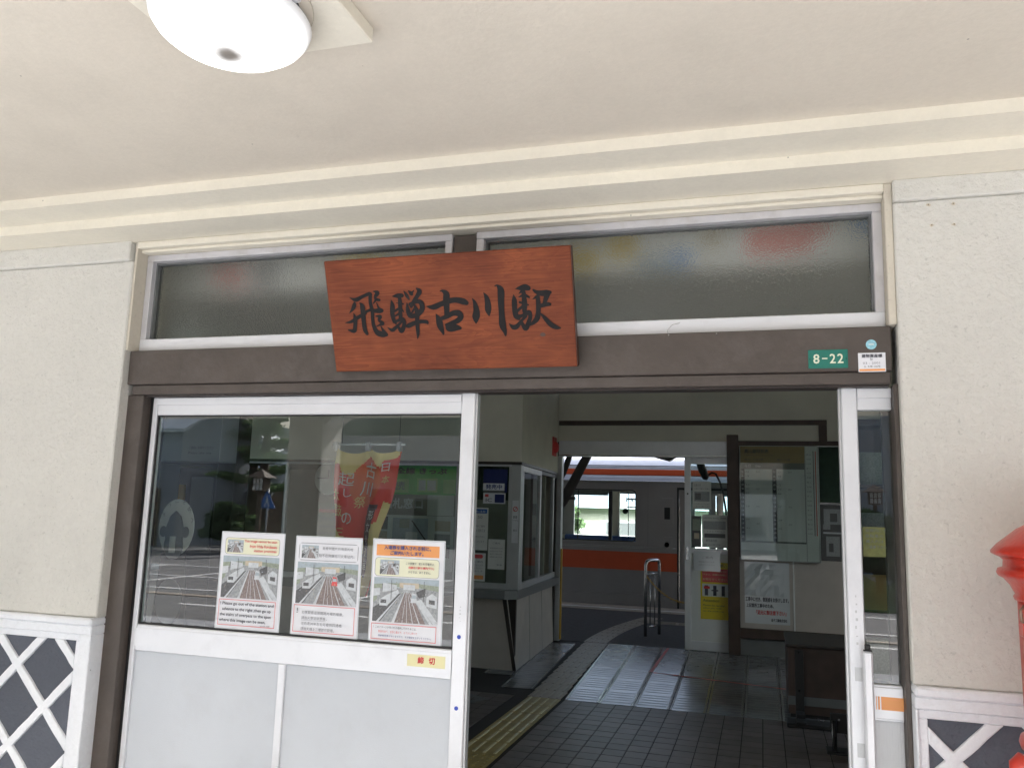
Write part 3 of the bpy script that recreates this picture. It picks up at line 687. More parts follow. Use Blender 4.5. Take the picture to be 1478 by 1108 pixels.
# ================================================================== NAME BOARD
H = .4855; W = 1.09
SB = thing('name_board', 'leaning reddish wooden board with five black brush written characters above the doors', 'sign', (-1.796, -.083, 2.188), (math.pi/2+math.atan2(.17, .4545), 0, 0))
bd = MB().box(0, W, 0, H, -.036, -.0005, .004)
llink(bd, 'board', ['sign_wood'], SB)
sd_ = MB().box(W-.0005, W+.001, .001, H-.001, -.035, -.003); llink(sd_, 'side_grain', 'sign_edge', SB)
sd_ = MB().box(.001, W-.001, -.001, .0005, -.035, -.003); llink(sd_, 'side_grain', 'sign_edge', SB)
for x in (.12, .97): llink(MB().box(x-.012, x+.012, .40, .43, -.19, -.036), 'bracket', 'canopy_iron', SB)
CH = [[[[0.1066,0.324,0.001],[0.1351,0.3135,0.0089],[0.1674,0.3254,0.0074],[0.2006,0.336,0.0079],[0.2067,0.3308,0.0084]],[[0.2063,0.3345,0.0084],[0.2022,0.2983,0.0084],[0.2076,0.2616,0.0089],[0.2053,0.2251,0.0084],[0.2083,0.1931,0.0094],[0.2215,0.1681,0.0124],[0.2446,0.16,0.0129],[0.2617,0.1582,0.0089]],[[0.2405,0.1945,0.0025],[0.2492,0.177,0.0062],[0.2608,0.1619,0.0074]],[[0.1771,0.2599,0.0055],[0.2007,0.2668,0.0069],[0.2215,0.2623,0.0089],[0.2454,0.2625,0.0114],[0.2547,0.2621,0.0062]],[[0.2321,0.297,0.002],[0.2347,0.2848,0.0037],[0.241,0.27,0.0062]],[[0.223,0.3458,0.0025],[0.2408,0.3389,0.0094],[0.2299,0.3249,0.0074],[0.2245,0.3119,0.0025]],[[0.2298,0.3116,0.0074],[0.2465,0.3073,0.0055]],[[0.2263,0.3045,0.005],[0.2143,0.2925,0.0015]],[[0.2215,0.2391,0.0025],[0.2426,0.2371,0.0079],[0.2342,0.2216,0.0062],[0.2512,0.2075,0.0079],[0.2386,0.2019,0.005],[0.2192,0.1947,0.0015]],[[0.0986,0.2575,0.0012],[0.1155,0.274,0.0074],[0.1256,0.2907,0.0094],[0.128,0.2991,0.0062]],[[0.1522,0.2993,0.002],[0.1627,0.2854,0.0104],[0.1627,0.2512,0.0112],[0.1624,0.2145,0.0104],[0.1641,0.1824,0.0104],[0.1723,0.1649,0.0069]],[[0.0737,0.2163,0.001],[0.1036,0.2203,0.0069],[0.1382,0.2375,0.0079],[0.1753,0.2556,0.0069]],[[0.1187,0.2555,0.002],[0.1233,0.2307,0.0094],[0.1184,0.1963,0.0094],[0.1109,0.1793,0.0094],[0.0842,0.1839,0.0025]]],[[[0.2999,0.3049,0.0015],[0.3039,0.2818,0.0104],[0.3,0.2457,0.0104],[0.3037,0.2189,0.0087],[0.3114,0.2053,0.0055]],[[0.3068,0.3202,0.0012],[0.3304,0.3215,0.0094],[0.3526,0.3217,0.0089]],[[0.3395,0.3211,0.0069],[0.3404,0.2923,0.0094],[0.3383,0.2611,0.0094],[0.3361,0.2274,0.0089]],[[0.3233,0.2918,0.0015],[0.3553,0.2856,0.0035]],[[0.3136,0.2573,0.005],[0.3378,0.2683,0.005],[0.3532,0.2533,0.003]],[[0.3113,0.2356,0.003],[0.3329,0.2468,0.0062]],[[0.3,0.2094,0.003],[0.3217,0.2158,0.0064],[0.3434,0.2223,0.0084],[0.3512,0.2099,0.0089],[0.3463,0.1882,0.0094],[0.3341,0.1717,0.0104],[0.3226,0.1867,0.006],[0.3184,0.1965,0.0037]],[[0.2714,0.189,0.0012],[0.2912,0.1768,0.0079],[0.3095,0.1871,0.0074],[0.3395,0.2103,0.0045]],[[0.3631,0.3403,0.002],[0.3745,0.3207,0.0079],[0.3832,0.3047,0.0035]],[[0.3824,0.3417,0.0012],[0.3948,0.3293,0.0089],[0.3993,0.3231,0.0037]],[[0.4097,0.3416,0.0012],[0.396,0.328,0.0062]],[[0.4212,0.3487,0.003],[0.434,0.3357,0.0109],[0.4204,0.315,0.0089],[0.4041,0.2943,0.0084],[0.3903,0.2733,0.0064]],[[0.3725,0.2885,0.0025],[0.3734,0.2596,0.0099],[0.3812,0.2353,0.0104],[0.4019,0.2345,0.0099]],[[0.3862,0.2831,0.0074],[0.4182,0.2936,0.0084],[0.438,0.2856,0.0114],[0.4379,0.2594,0.0114],[0.4178,0.2386,0.0099]],[[0.4063,0.2774,0.005],[0.4141,0.2532,0.0099],[0.4125,0.2244,0.0099],[0.4104,0.186,0.0089],[0.4095,0.157,0.0074],[0.4053,0.1353,0.0012]],[[0.3902,0.2469,0.0037],[0.405,0.2655,0.005]],[[0.3573,0.1927,0.0015],[0.369,0.1923,0.0099],[0.3987,0.2033,0.0094],[0.4302,0.2081,0.0079],[0.4532,0.2061,0.0079],[0.4578,0.2011,0.0055]]],[[[0.5258,0.3325,0.002],[0.5383,0.3319,0.0062],[0.5522,0.3183,0.0139],[0.5493,0.2878,0.0144],[0.5488,0.2548,0.0124],[0.5463,0.2288,0.0112]],[[0.4584,0.2716,0.0012],[0.4891,0.2668,0.0112],[0.5257,0.2782,0.0112],[0.5646,0.2895,0.0112],[0.5948,0.2917,0.0119],[0.6241,0.2845,0.0136],[0.6385,0.278,0.0099]],[[0.4985,0.2378,0.0015],[0.5094,0.2135,0.0136],[0.5132,0.1871,0.0144],[0.5232,0.158,0.0069],[0.5237,0.1496,0.002]],[[0.5147,0.2157,0.0074],[0.5434,0.2241,0.0099],[0.5748,0.2371,0.0112],[0.5998,0.2361,0.0136],[0.6086,0.2216,0.0124],[0.5921,0.2056,0.0112],[0.5609,0.1949,0.0087],[0.5402,0.1897,0.0062]],[[0.5451,0.1883,0.0062],[0.5516,0.1762,0.0149],[0.5795,0.1776,0.0149],[0.6018,0.1744,0.0069]]],[[[0.6648,0.2957,0.0011],[0.6741,0.2766,0.0083],[0.6789,0.2425,0.0138],[0.6745,0.2166,0.016],[0.6729,0.1905,0.0017]],[[0.7163,0.3166,0.0014],[0.7264,0.2975,0.0094],[0.7307,0.2741,0.0127],[0.7303,0.2456,0.0138],[0.7324,0.2217,0.0028]],[[0.767,0.3413,0.0022],[0.7773,0.3426,0.0044],[0.7905,0.3228,0.0143],[0.7884,0.2793,0.0138],[0.7871,0.2278,0.0127],[0.7875,0.1811,0.0149],[0.7949,0.1548,0.0094],[0.7968,0.1378,0.0044]]],[[[0.8429,0.3019,0.0014],[0.8452,0.2779,0.0112],[0.8439,0.2453,0.0112],[0.8474,0.2167,0.0117],[0.8579,0.2053,0.0082]],[[0.8533,0.3263,0.0012],[0.8737,0.3275,0.0094],[0.8941,0.3297,0.0129],[0.9072,0.3259,0.0105]],[[0.8665,0.3062,0.0014],[0.884,0.3151,0.0082],[0.8868,0.2912,0.0094],[0.8872,0.2652,0.0117],[0.8848,0.2327,0.0094]],[[0.8655,0.2922,0.0019],[0.8895,0.2976,0.007],[0.909,0.288,0.0033]],[[0.8672,0.2704,0.0047],[0.9024,0.258,0.0035]],[[0.8557,0.236,0.0059],[0.8772,0.2526,0.0059]],[[0.8539,0.2121,0.0094],[0.8745,0.2156,0.007],[0.8909,0.2237,0.0089],[0.9047,0.2275,0.0094],[0.9079,0.21,0.0084],[0.8997,0.1884,0.0094],[0.8854,0.1627,0.0103],[0.8741,0.1784,0.0082],[0.8696,0.1939,0.0052]],[[0.8165,0.1849,0.0014],[0.8326,0.17,0.0098],[0.8487,0.1728,0.0098],[0.8684,0.194,0.0059],[0.8901,0.2128,0.0059]],[[0.9278,0.3173,0.0042],[0.9416,0.3081,0.0082],[0.9635,0.3027,0.0117],[0.9835,0.3039,0.0117],[0.9967,0.3044,0.007]],[[0.923,0.2805,0.0012],[0.9358,0.2879,0.0052],[0.9498,0.2969,0.0059]],[[0.9855,0.3017,0.0129],[0.9775,0.2806,0.0098],[0.9708,0.2637,0.007]],[[0.9533,0.2515,0.007],[0.9737,0.2571,0.0094],[0.9926,0.2574,0.0066]],[[0.9449,0.2907,0.0082],[0.9452,0.2627,0.0098],[0.943,0.2303,0.0098],[0.9367,0.2045,0.0112],[0.9245,0.1897,0.0094],[0.9056,0.1773,0.0047]],[[0.9524,0.2212,0.0028],[0.9679,0.2033,0.0082],[0.9906,0.1764,0.0105],[1.0119,0.1637,0.0089],[1.0298,0.1593,0.0033]]]]
def catmull(p, n=6):
    if len(p) == 2: return [tuple(p[0][k]+(p[1][k]-p[0][k])*i/n for k in range(3)) for i in range(n+1)]
    q = [p[0]]+list(p)+[p[-1]]; r = []
    for i in range(1, len(q)-2):
        for s_ in range(n):
            t = s_/n; r.append(tuple(.5*((2*q[i][k])+(-q[i-1][k]+q[i+1][k])*t+(2*q[i-1][k]-5*q[i][k]+4*q[i+1][k]-q[i+2][k])*t*t+(-q[i-1][k]+3*q[i][k]-3*q[i+1][k]+q[i+2][k])*t**3) for k in range(3)))
    r.append(tuple(p[-1])); return r
for ci, strokes in enumerate(CH):
    mb = MB(); lay = 0
    for st in strokes:
        pts = catmull(st); lay += 1; z = .0010+.00012*lay
        L_, R_ = [], []
        for i, (x, y, w) in enumerate(pts):
            w = max(w, .0006)
            a = pts[max(i-1, 0)]; b = pts[min(i+1, len(pts)-1)]; dx, dy = b[0]-a[0], b[1]-a[1]; l = math.hypot(dx, dy) or 1
            nx, ny = -dy/l, dx/l; L_.append((x+nx*w, y+ny*w)); R_.append((x-nx*w, y-ny*w))
        for i in range(len(pts)-1):
            mb.quad((*R_[i], z), (*R_[i+1], z), (*L_[i+1], z), (*L_[i], z))
        for k, (p, q) in enumerate(((0, 1), (-1, -2))):   # rounded ends
            x, y, w = pts[p]; w = max(w, .0006)*.98; zz = z+.00004
            mb.quad(*[(x+w*math.cos(2*math.pi*a/14), y+w*math.sin(2*math.pi*a/14), zz) for a in range(14)])
        # round the joints so bends stay full
        for i in range(2, len(pts)-2, 2):
            x, y, w = pts[i]; w = max(w, .0006)*.97; zz = z+.00002+i*.000001
            mb.quad(*[(x+w*math.cos(2*math.pi*a/12), y+w*math.sin(2*math.pi*a/12), zz) for a in range(12)])
    llink(mb, 'character', 'sign_ink', SB)
# knots and scratches in the board
for (x, y, r) in ((.955, .135, .012), (.985, .255, .006)):
    kn = MB(); kn.quad(*[(x+r*math.cos(a*.524), y+r*.7*math.sin(a*.524), .0004) for a in range(12)]); llink(kn, 'knot', 'sign_edge', SB)

# plates on the beam
def M_at(x, y, z): return frame_M((x, y, z))
P = thing('number_plate', 'small green enamel plate reading 8-22 on the brown beam', 'plate', (.246, -.048, 2.166))
box('plate', .1765, .3165, -.0485, -.0455, 2.167, 2.238, 'plate_green', P, .001)
M = M_at(.1765, -.0485, 2.167)
for s_, x_, w_, y_, h_ in (('8', .018, .021, .018, .035), ('-', .049, .018, .0345, .0035), ('2', .076, .020, .018, .035), ('2', .103, .020, .018, .035)): text(P, s_, M, x_, y_, w_, h_, 'plate_text', bold=.0012, name='numeral')
for x in (.006, .134): link(MB().lathe((.1765+x, -.0485, 2.2025), [(.0001, 0), (.0028, 0), (.0028, -.001)], 8, False, 'y'), 'screw', 'dark_brown', P)
P = thing('asset_plate', 'tiny white asset plate with an orange foot stripe at the beam end', 'plate', (.398, -.048, 2.15))
box('plate', .3515, .4455, -.0485, -.0455, 2.150, 2.222, 'paper', P, .001)
M = M_at(.3515, -.0485, 2.150)
flat(P, M, [(rect(.003, .003, .091, .011), 'orange_print')])
text(P, '建物資産標', M, .012, .053, .070, .013, 'ink', bold=.0006); text(P, '駅', M, .041, .042, .009, .009, 'ink'); text(P, '03 - 2001', M, .016, .029, .058, .008, 'ink_grey'); text(P, 'S. 9年10月', M, .02, .016, .054, .008, 'ink')
o = link(MB().lathe((.3985, -.0455, 2.2535), [(.0001, 0), (.0185, 0), (.0185, -.0012)], 28, False, 'y'), 'sticker', 'sticker_blue'); tag(o, 'pale blue round sticker on the beam above the white asset plate', 'sticker')
bp_ = flat(o, M_at(.3985, -.0468, 2.2535), [(rect(-.009, -.002, .009, .002), 'white'), (rect(-.013, .006, .012, .0072), 'print_sky')], name='print')
for i, (x, w_) in enumerate(((-.343, 1), (-.159, 0))):
    n = MB().tube([(x, -.03, 2.309), (x, -.062, 2.311)], .0025, 6); o = link(n, 'nail', 'steel')
    tag(o, 'small nail in the top of the beam, the %s of two' % ('left' if w_ else 'right'), 'nail', 'nails in the beam')
n = MB().tube([(-.343, -.055, 2.311), (-.35, -.058, 2.33), (-.33, -.06, 2.352), (-.30, -.062, 2.358)], .0012, 5); tag(link(n, 'wire', 'steel'), 'thin bent wire rising from the left nail on the beam', 'wire')

# ================================================================== CEILING LAMP
LP = thing('ceiling_lamp', 'lit round dome lamp hanging below a cream box on the porch ceiling', 'lamp', (-1.34, -1.58, 2.961))
box('base_box', -1.60, -1.047, -1.90, -1.333, 2.915, 2.9605, 'cornice_paint', LP, .003)
b = MB().lathe((-1.33, -1.60, 2.915), [(.215, .0), (.21, -.006), (.17, -.022), (.12, -.03), (.0001, -.031)][::-1], 40); link(b, 'reflector_cone', 'ceiling_paint', LP)
ax = (-1.34, -1.58, 2.868)
pr = [(.0001, -.092), (.04, -.090), (.08, -.083), (.12, -.071), (.16, -.052), (.19, -.030), (.206, -.008), (.21, .006), (.205, .014)]
dm = MB().lathe(ax, pr, 64); d = link(dm, 'dome', 'lit_dome', LP, at=ax)
b = MB().lathe(ax, [(.207, .014), (.16, .022), (.10, .03), (.05, .06)], 40); link(b, 'housing', 'aluminium_dull', LP)
b = MB(); b.tube([(-1.14, -1.62, 2.905), (-1.03, -1.61, 2.92), (-.95, -1.63, 2.932), (-.6, -1.72, 2.94)], .011, 10); link(b, 'conduit', 'aluminium_dull', LP)
b = MB(); b.tube([(-1.19, -1.60, 2.90), (-1.13, -1.60, 2.905)], .020, 12); b.tube([(-1.12, -1.61, 2.905), (-1.10, -1.61, 2.906)], .017, 12); link(b, 'socket', 'aluminium', LP)
b = MB(); b.tube([(-1.14, -1.585, 2.89), (-1.15, -1.53, 2.88), (-1.17, -1.49, 2.9), (-1.17, -1.48, 2.93)], .004, 6); link(b, 'wire', 'rubber', LP)

# ================================================================== NOTICES ON THE DOOR GLASS
def sheet(name, label, cat, x0, x1, z0, z1, y, m='paper', th=.0006, group=None, skew=0):
    t = thing(name, label, cat, ((x0+x1)/2, y, z0), group=group)
    mb = MB(); mb.prism([(x0, y, z0), (x1, y, z0), (x1+skew, y, z1), (x0+skew, y, z1)], (0, th, 0)); link(mb, 'sheet', m, t)
    return t, frame_M((x0, y, z0))
def yard_picture(x0, y0, x1, y1, small=False, red=False):
    """a railway yard seen from a bridge: tracks meeting at a far station, trains, sheds"""
    w, h = x1-x0, y1-y0; P = lambda u, v: (x0+u*w, y0+v*h); q = []
    A = lambda m, *p: q.append(([P(*k) for k in p], m))
    A('print_grey', (0, 0), (1, 0), (1, .78), (0, .78)); A('print_sky', (0, .78), (1, .78), (1, 1), (0, 1))
    A('print_green', (0, .72), (.4, .8), (.7, .8), (1, .74), (1, .86), (.6, .9), (.3, .88), (0, .84)) if not small else None
    A('print_brown', (.34, 0), (.82, 0), (.58, .68), (.48, .68))
    A('print_dark', (.0, .0), (.12, 0), (.44, .66), (.30, .62), (0, .3))
    A('print_tan', (.40, .78), (.70, .78), (.70, .90), (.40, .90)); A('print_white', (.46, .74), (.64, .74), (.64, .86), (.46, .86))
    for a in ((.06, .10), (.30, .345), (.62, .63), (.72, .735), (.46, .468), (.53, .537), (.88, .93)):
        A('print_white', (a[0], 0), (a[1], 0), (.515+(a[0]-.5)*.10, .72), (.510+(a[0]-.5)*.10, .72))
    A('print_white', (.66, .5), (.74, .55), (1, .05), (1, .0), (.94, 0))
    A('print_white', (.10, .36), (.22, .36), (.40, .66), (.38, .74), (.22, .62), (.10, .50)); A('print_dark', (.115, .42), (.205, .42), (.205, .50), (.115, .50))
    A('red_print' if red else 'print_white', (.58, .46), (.68, .46), (.66, .66), (.60, .68)); A('print_sky', (.595, .56), (.665, .56), (.655, .63), (.60, .63))
    A('print_dark', (.66, .70), (.80, .80), (.80, .62), (.70, .56)); A('print_white', (.82, .40), (.98, .36), (.98, .62), (.90, .72), (.82, .62))
    A('print_grey', (.80, .62), (.90, .74), (1.0, .64), (1, .60), (.90, .69), (.80, .58)); A('print_dark', (.86, .46), (.95, .44), (.95, .54), (.86, .55))
    A('print_white', (.0, .56), (.10, .60), (.10, .76), (0, .74)); A('print_dark', (.13, .70), (.16, .70), (.16, .86), (.13, .86)); A('print_green', (0, .42), (.06, .5), (.06, .58), (0, .56))
    A('print_white', (.14, .66), (.36, .74), (.36, .84), (.14, .88))
    rg_ = random.Random(int(x0*1000)+(7 if small else 0))
    if not small:
        for _ in range(170):
            u, v = rg_.random(), rg_.random(); 
            if v > .74 and rg_.random() < .5: continue
            pull = .55+.45*(1-v); du = (.004+.018*rg_.random())*pull; dv = (.003+.016*rg_.random())
            if v < .62: sk_ = (.5-u)*.16; A(rg_.choice(['print_grey', 'print_dark', 'print_brown', 'print_white', 'print_tan', 'print_grey']), (u, v), (u+du*.35, v), (u+du*.35+sk_*.4, min(1, v+dv*3)), (u+sk_*.4, min(1, v+dv*3)))
            else: A(rg_.choice(['print_grey', 'print_sky', 'print_dark', 'print_white', 'print_white', 'print_green']), (u, v), (min(1, u+du*1.5), v), (min(1, u+du*1.5), min(1, v+dv)), (u, min(1, v+dv)))
    for u in (.28, .78): A('print_dark', (u, .5), (u+.008, .5), (u+.008, .95), (u, .95))
    return q
def outline(x0, y0, x1, y1, t, m): return [(rect(x0, y0, x1, y0+t), m), (rect(x0, y1-t, x1, y1), m), (rect(x0, y0, x0+t, y1), m), (rect(x1-t, y0, x1, y1), m)]
yg = yd+.0165
def notice(x0, x1, z0, z1, label, kind):
    t, M = sheet('notice', label, 'notice', x0, x1, z0, z1, yg, group='laminated notices on the left door glass')
    w, h = x1-x0, z1-z0; fx, fy = w/.325, h/.425
    lam = MB().prism([(x0-.006, yg+.0008, z0-.006), (x1+.006, yg+.0008, z0-.006), (x1+.006, yg+.0008, z1+.006), (x0-.006, yg+.0008, z1+.006)], (0, .0004, 0)); link(lam, 'lamination', 'laminate', t)
    if kind == 'en':
        pol = [(rrect(.018, .33, .305, .405, .014), 'ink_grey'), (rrect(.0195, .3315, .3035, .4035, .013), 'paper_cream')]
        pol += yard_picture(.03, .338, .115, .395, True) + yard_picture(.014, .135, .308, .322)
        pol += outline(.012, .014, .308, .128, .0022, 'red_print')
        flat(t, M, pol)
        for i, (s_, a, b) in enumerate((('This image cannot be seen', .122, .293), ('from Hida Furukawa', .152, .293), ('station premises', .175, .293))):
            text(t, s_, M, a, .383-i*.021, b-a, .0125, 'red_print', .0062, .0006)
        for i, (s_, a, b) in enumerate((('! Please go out of the station and', .020, .298), ('advance to the right ,then go up', .032, .285), ('the stairs of overpass to the spot', .022, .288), ('where this image can be seen.', .020, .262))):
            text(t, s_, M, a, .100-i*.0245, b-a, .0165, 'ink', .0062, .0006)
        text(t, '2016年 飛騨', M, .235, .018, .05, .006, 'ink_grey', .0062)
    elif kind == 'zh':
        pol = [(rrect(.014, .325, .308, .402, .014), 'ink_grey'), (rrect(.0165, .3275, .3055, .3995, .0062), 'paper')]
        pol += yard_picture(.028, .335, .112, .392, True) + yard_picture(.012, .138, .312, .318, False, True)
        pol += outline(.010, .016, .310, .132, .0022, 'red_print')
        flat(t, M, pol)
        text(t, '能看到圖片的場景的地', M, .135, .374, .150, .013, 'ink_grey', .0062); text(t, '點不在飛驒古川火車站内。', M, .118, .342, .175, .014, 'ink_grey', .0062)
        text(t, '!', M, .025, .097, .004, .020, 'ink', .0062, .001)
        for i, (s_, b) in enumerate((('如果觀看這張鐵路片裡的場景，', .255), ('請出火車站檢票後，', .175), ('往右走30米左右可看到四通橋', .25), ('請從天橋上二樓即可觀看。', .215))):
            text(t, s_, M, .05, .094-i*.0235, b-.05, .0135, 'ink_grey', .0062)
        mb = flat(t, M, [(rect(.05, .0665, .17, .0675), 'ink_grey')], 'print', .0062)
    else:
        pol = [(rect(.014, .362, .308, .410), 'orange_print'), (rrect(.010, .275, .310, .354, .014), 'ink_grey'), (rrect(.0115, .2765, .3085, .3525, .013), 'paper_cream')]
        pol += yard_picture(.034, .283, .125, .345, True) + yard_picture(.010, .085, .312, .270)
        pol += outline(.010, .012, .310, .078, .0022, 'red_print')
        flat(t, M, pol)
        text(t, '入場券を購入される前に、', M, .052, .389, .218, .017, 'ink_blue', .0062, .0008); text(t, 'ご案内いたします。', M, .082, .367, .155, .016, 'ink_blue', .0062, .0008)
        text(t, 'この画像が、見られる場所は、', M, .158, .328, .132, .011, 'ink', .0062); text(t, '飛騨古川駅の構内(下り)', M, .17, .310, .118, .011, 'red_print', .0062, .0005); text(t, 'からでは、ありません。', M, .17, .293, .105, .010, 'ink', .0062)
        text(t, '！このイメージが見られる場所に行かれるには、', M, .02, .058, .20, .010, 'ink', .0062); text(t, '駅舎を出て、右手に進んで、もう少し歩いて', M, .044, .040, .18, .010, 'red_print', .0062); text(t, '跨線橋(陸橋)がありますので、その階段を上がってください。', M, .044, .022, .245, .010, 'ink_blue', .0062)
    return t
notice(-2.402, -2.078, 1.040, 1.466, 'white laminated notice with English text under a railway picture, leftmost on the door glass', 'en')
notice(-2.010, -1.690, 1.034, 1.460, 'laminated notice with a red train in its picture, middle of the door glass', 'zh')
notice(-1.628, -1.300, 1.034, 1.462, 'laminated notice with an orange heading strip, rightmost on the door glass', 'jp')
t, M = sheet('label', 'pale yellow label with two red characters stuck on the middle door rail', 'label', -1.437, -1.266, .950, .999, yd-.0052, 'paper_yellow', group=None)
text(t, '締', M, .048, .013, .026, .026, 'red', bold=.0018); text(t, '切', M, .098, .013, .026, .026, 'red', bold=.0018)

# ================================================================== HALL: floor, walls, ceiling
YF = 7.29
fl = struct(box('hall_floor', -7.5, 3.0, -.02, 7.36, -.25, -.006, 'floor_joint', bev=0), 'brown tiled floor of the station hall')
tm = MB().box(-.0715, .0715, -.0715, .0715, -.004, 0, .002).mesh('tile', 'floor_tile'); first = True; n = 0
def put(mesh, name, x, y, z=0, parent=fl, rz=0):
    o = bpy.data.objects.new(name, mesh); C.objects.link(o); o.parent = parent; o.location = Vector((x, y, z))-wloc(parent); o.rotation_euler = (0, 0, rz); return o
TX0, TY1 = -1.670+.075, 4.03
rows = 0
ty = []
y = TY1-.075
while y > 1.45: ty.append(y); y -= .15
for j, y in enumerate(ty):
    for i in range(15):
        x = TX0+i*.15
        if n < 296 and x < .62: put(tm, 'tile', x, y, random.uniform(-.0005, .0006)); n += 1
rest = MB()
for y in [TY1-.075-.15*k for k in range(27)]:
    for i in range(-36, 32):
        x = TX0+i*.15
        if (y > 1.45 and 0 <= i < 15 and x < .62) or -2.08 < x < -1.63 or x < -5.5: continue
        rest.box(x-.0715, x+.0715, y-.0715, y+.0715, -.004, 0)
for y in [TY1+.075+.15*k for k in range(22)]:
    for i in range(-36, 32):
        x = TX0+i*.15
        if x > .5: rest.box(x-.0715, x+.0715, y-.0715, y+.0715, -.004, 0)
o = link(rest, 'tile_field', 'floor_tile', fl); o['kind'] = 'stuff'
# ribbed slabs of the ramp towards the platform
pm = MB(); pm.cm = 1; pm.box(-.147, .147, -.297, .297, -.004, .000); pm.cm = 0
for k in range(6):
    y0_ = -.290+k*.0988; pm.prism([(-.128, y0_, .0005), (-.128, y0_+.054, .0005), (-.128, y0_+.054, .0060), (-.128, y0_, .0017)], (.256, 0, 0))  # bar tops tilted so they mirror the sky as a rising ramp would
for sx in (-.146, .1285): pm.prism([(sx, -.296, .0005), (sx, .296, .0005), (sx, .296, .0062), (sx, -.296, .0045)], (.0175, 0, 0))
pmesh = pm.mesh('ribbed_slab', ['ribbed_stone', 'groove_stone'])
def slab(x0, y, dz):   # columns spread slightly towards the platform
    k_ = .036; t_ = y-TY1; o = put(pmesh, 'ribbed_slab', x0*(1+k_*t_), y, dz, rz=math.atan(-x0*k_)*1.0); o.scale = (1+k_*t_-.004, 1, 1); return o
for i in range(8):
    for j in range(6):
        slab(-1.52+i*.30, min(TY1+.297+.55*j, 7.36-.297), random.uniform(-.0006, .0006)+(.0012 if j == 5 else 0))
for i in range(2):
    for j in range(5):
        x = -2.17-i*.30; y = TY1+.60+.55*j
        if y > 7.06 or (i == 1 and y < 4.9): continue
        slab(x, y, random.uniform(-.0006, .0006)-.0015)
# guide path: raised bar tiles
tb = MB(); tb.box(-.148, .148, -.148, .148, -.004, .001, .0); tb.cm = 1
for k in range(4): tb.box(-.112+k*.075-.011, -.112+k*.075+.011, -.128, .128, .001, .0065, .002)
td = MB(); td.box(-.148, .148, -.148, .148, -.004, .001)
for a in range(5):
    for b_ in range(5): td.lathe((-.116+a*.058, -.116+b_*.058, .001), [(.013, 0), (.011, .004), (.0001, .0045)], 8)
meshes = {'tactile_yellow': tb.mesh('guide_tile', ['tactile_yellow', 'tactile_bar_glint']), 'tactile_beige': tb.mesh('guide_tile', ['tactile_beige', 'tactile_edge'])}; dots = td.mesh('guide_tile', 'tactile_yellow')
y = 4.03-.15-.30*10; k = 0
while y < 7.3:
    x = -1.848*(1+.030*max(0, y-4.03))
    mesh = dots if 1.3 < y < 2.1 else (meshes['tactile_yellow'] if y < 4.0 else meshes['tactile_beige'])
    put(mesh, 'guide_tile', x, y, .0022 if y > 4.03 else .0005); y += .30; k += 1
# bars that lie on the yellow tiles
# red and grey tapes on the floor
tp = MB(); tp.box(-1.145, -1.112, 5.65, 7.3, .0072, .0082); o = link(tp, 'floor_tape', 'red_tape'); tag(o, 'red tape line running on the ramp slabs towards the platform', 'tape')
tp = MB(); tp.prism([(-1.10, 5.61, .0072), (.30, 5.31, .0072), (.30, 5.33, .0072), (-1.10, 5.64, .0072)], (0, 0, .001)); o = link(tp, 'floor_tape', 'red_tape'); tag(o, 'thin red tape line running right across the ramp slabs', 'tape')
gt = MB(); gt.prism([(-3.1, 4.25, .002), (-3.1, 4.19, .002), (-2.31, 3.72, .002), (-2.27, 3.78, .002)], (0, 0, .001)); gt.prism([(-2.27, 3.78, .0022), (-2.31, 3.72, .0022), (-2.75, 2.75, .0022), (-2.82, 2.78, .0022), (-2.37, 3.74, .0022)], (0, 0, .001))
tag(link(gt, 'floor_tape', 'grey_tape'), 'grey tape corner mark on the dark floor left of the guide path', 'tape')

# walls and ceiling of the hall
struct(box('hall_ceiling', -7.5, 3.0, .12, 7.36, 3.42, 3.54, 'inner_ceiling', bev=0), 'plain ceiling of the station hall')
for x0, nm, lb in ((-7.7, 'left', 'side wall at the far left end of the hall with an unseen tall window added for light'), (3.0, 'right', 'side wall at the right end of the hall with an unseen wide window added for light')):
    t = thing('hall_end_wall', lb, 'wall', (x0+.1, 3.7, 0))  # the windows in these walls are added, unseen, to bring daylight into the hall
    box('wall_panel', x0, x0+.2, .12, 7.36, 0, .35, 'inner_plaster', t, 0); box('wall_panel', x0, x0+.2, .12, 7.36, 3.2, 3.42, 'inner_plaster', t, 0)
    y1_ = 4.6 if x0 < 0 else 5.4
    box('wall_panel', x0, x0+.2, .12, .8, .35, 3.2, 'inner_plaster', t, 0); box('wall_panel', x0, x0+.2, y1_, 7.36, .35, 3.2, 'inner_plaster', t, 0)
    for k in range(4): yy0 = .8+(y1_-.8)*k/4; box('window_frame', x0+.08, x0+.12, yy0, yy0+.05, .35, 3.2, 'aluminium_dull', t, 0)
    box('window_pane', x0+.09, x0+.095, .85, y1_, .35, 3.2, 'office_glass', t, 0)
w = box('hall_wall', -7.5, -2.99, .125, .20, 0, 3.42, 'inner_plaster', bev=0); tag(w, 'inner face of the front wall left of the doors', 'wall')
w = box('hall_wall', .70, 3.0, .125, .20, 0, 3.42, 'inner_plaster', bev=0); tag(w, 'inner face of the front wall right of the doors', 'wall')
w = box('hall_wall', -2.98, .69, .125, .20, 2.88, 3.42, 'inner_plaster', bev=0); tag(w, 'inner face of the front wall above the transom windows', 'wall')
w = box('hall_wall', -7.5, -2.605, YF, YF+.15, 0, 3.42, 'inner_plaster', bev=0); tag(w, 'plain hall wall behind the ticket office', 'wall')
bk = thing('back_wall', 'pale back wall of the hall above the platform exit with a dark brown rail', 'wall', (-1, YF, 0))
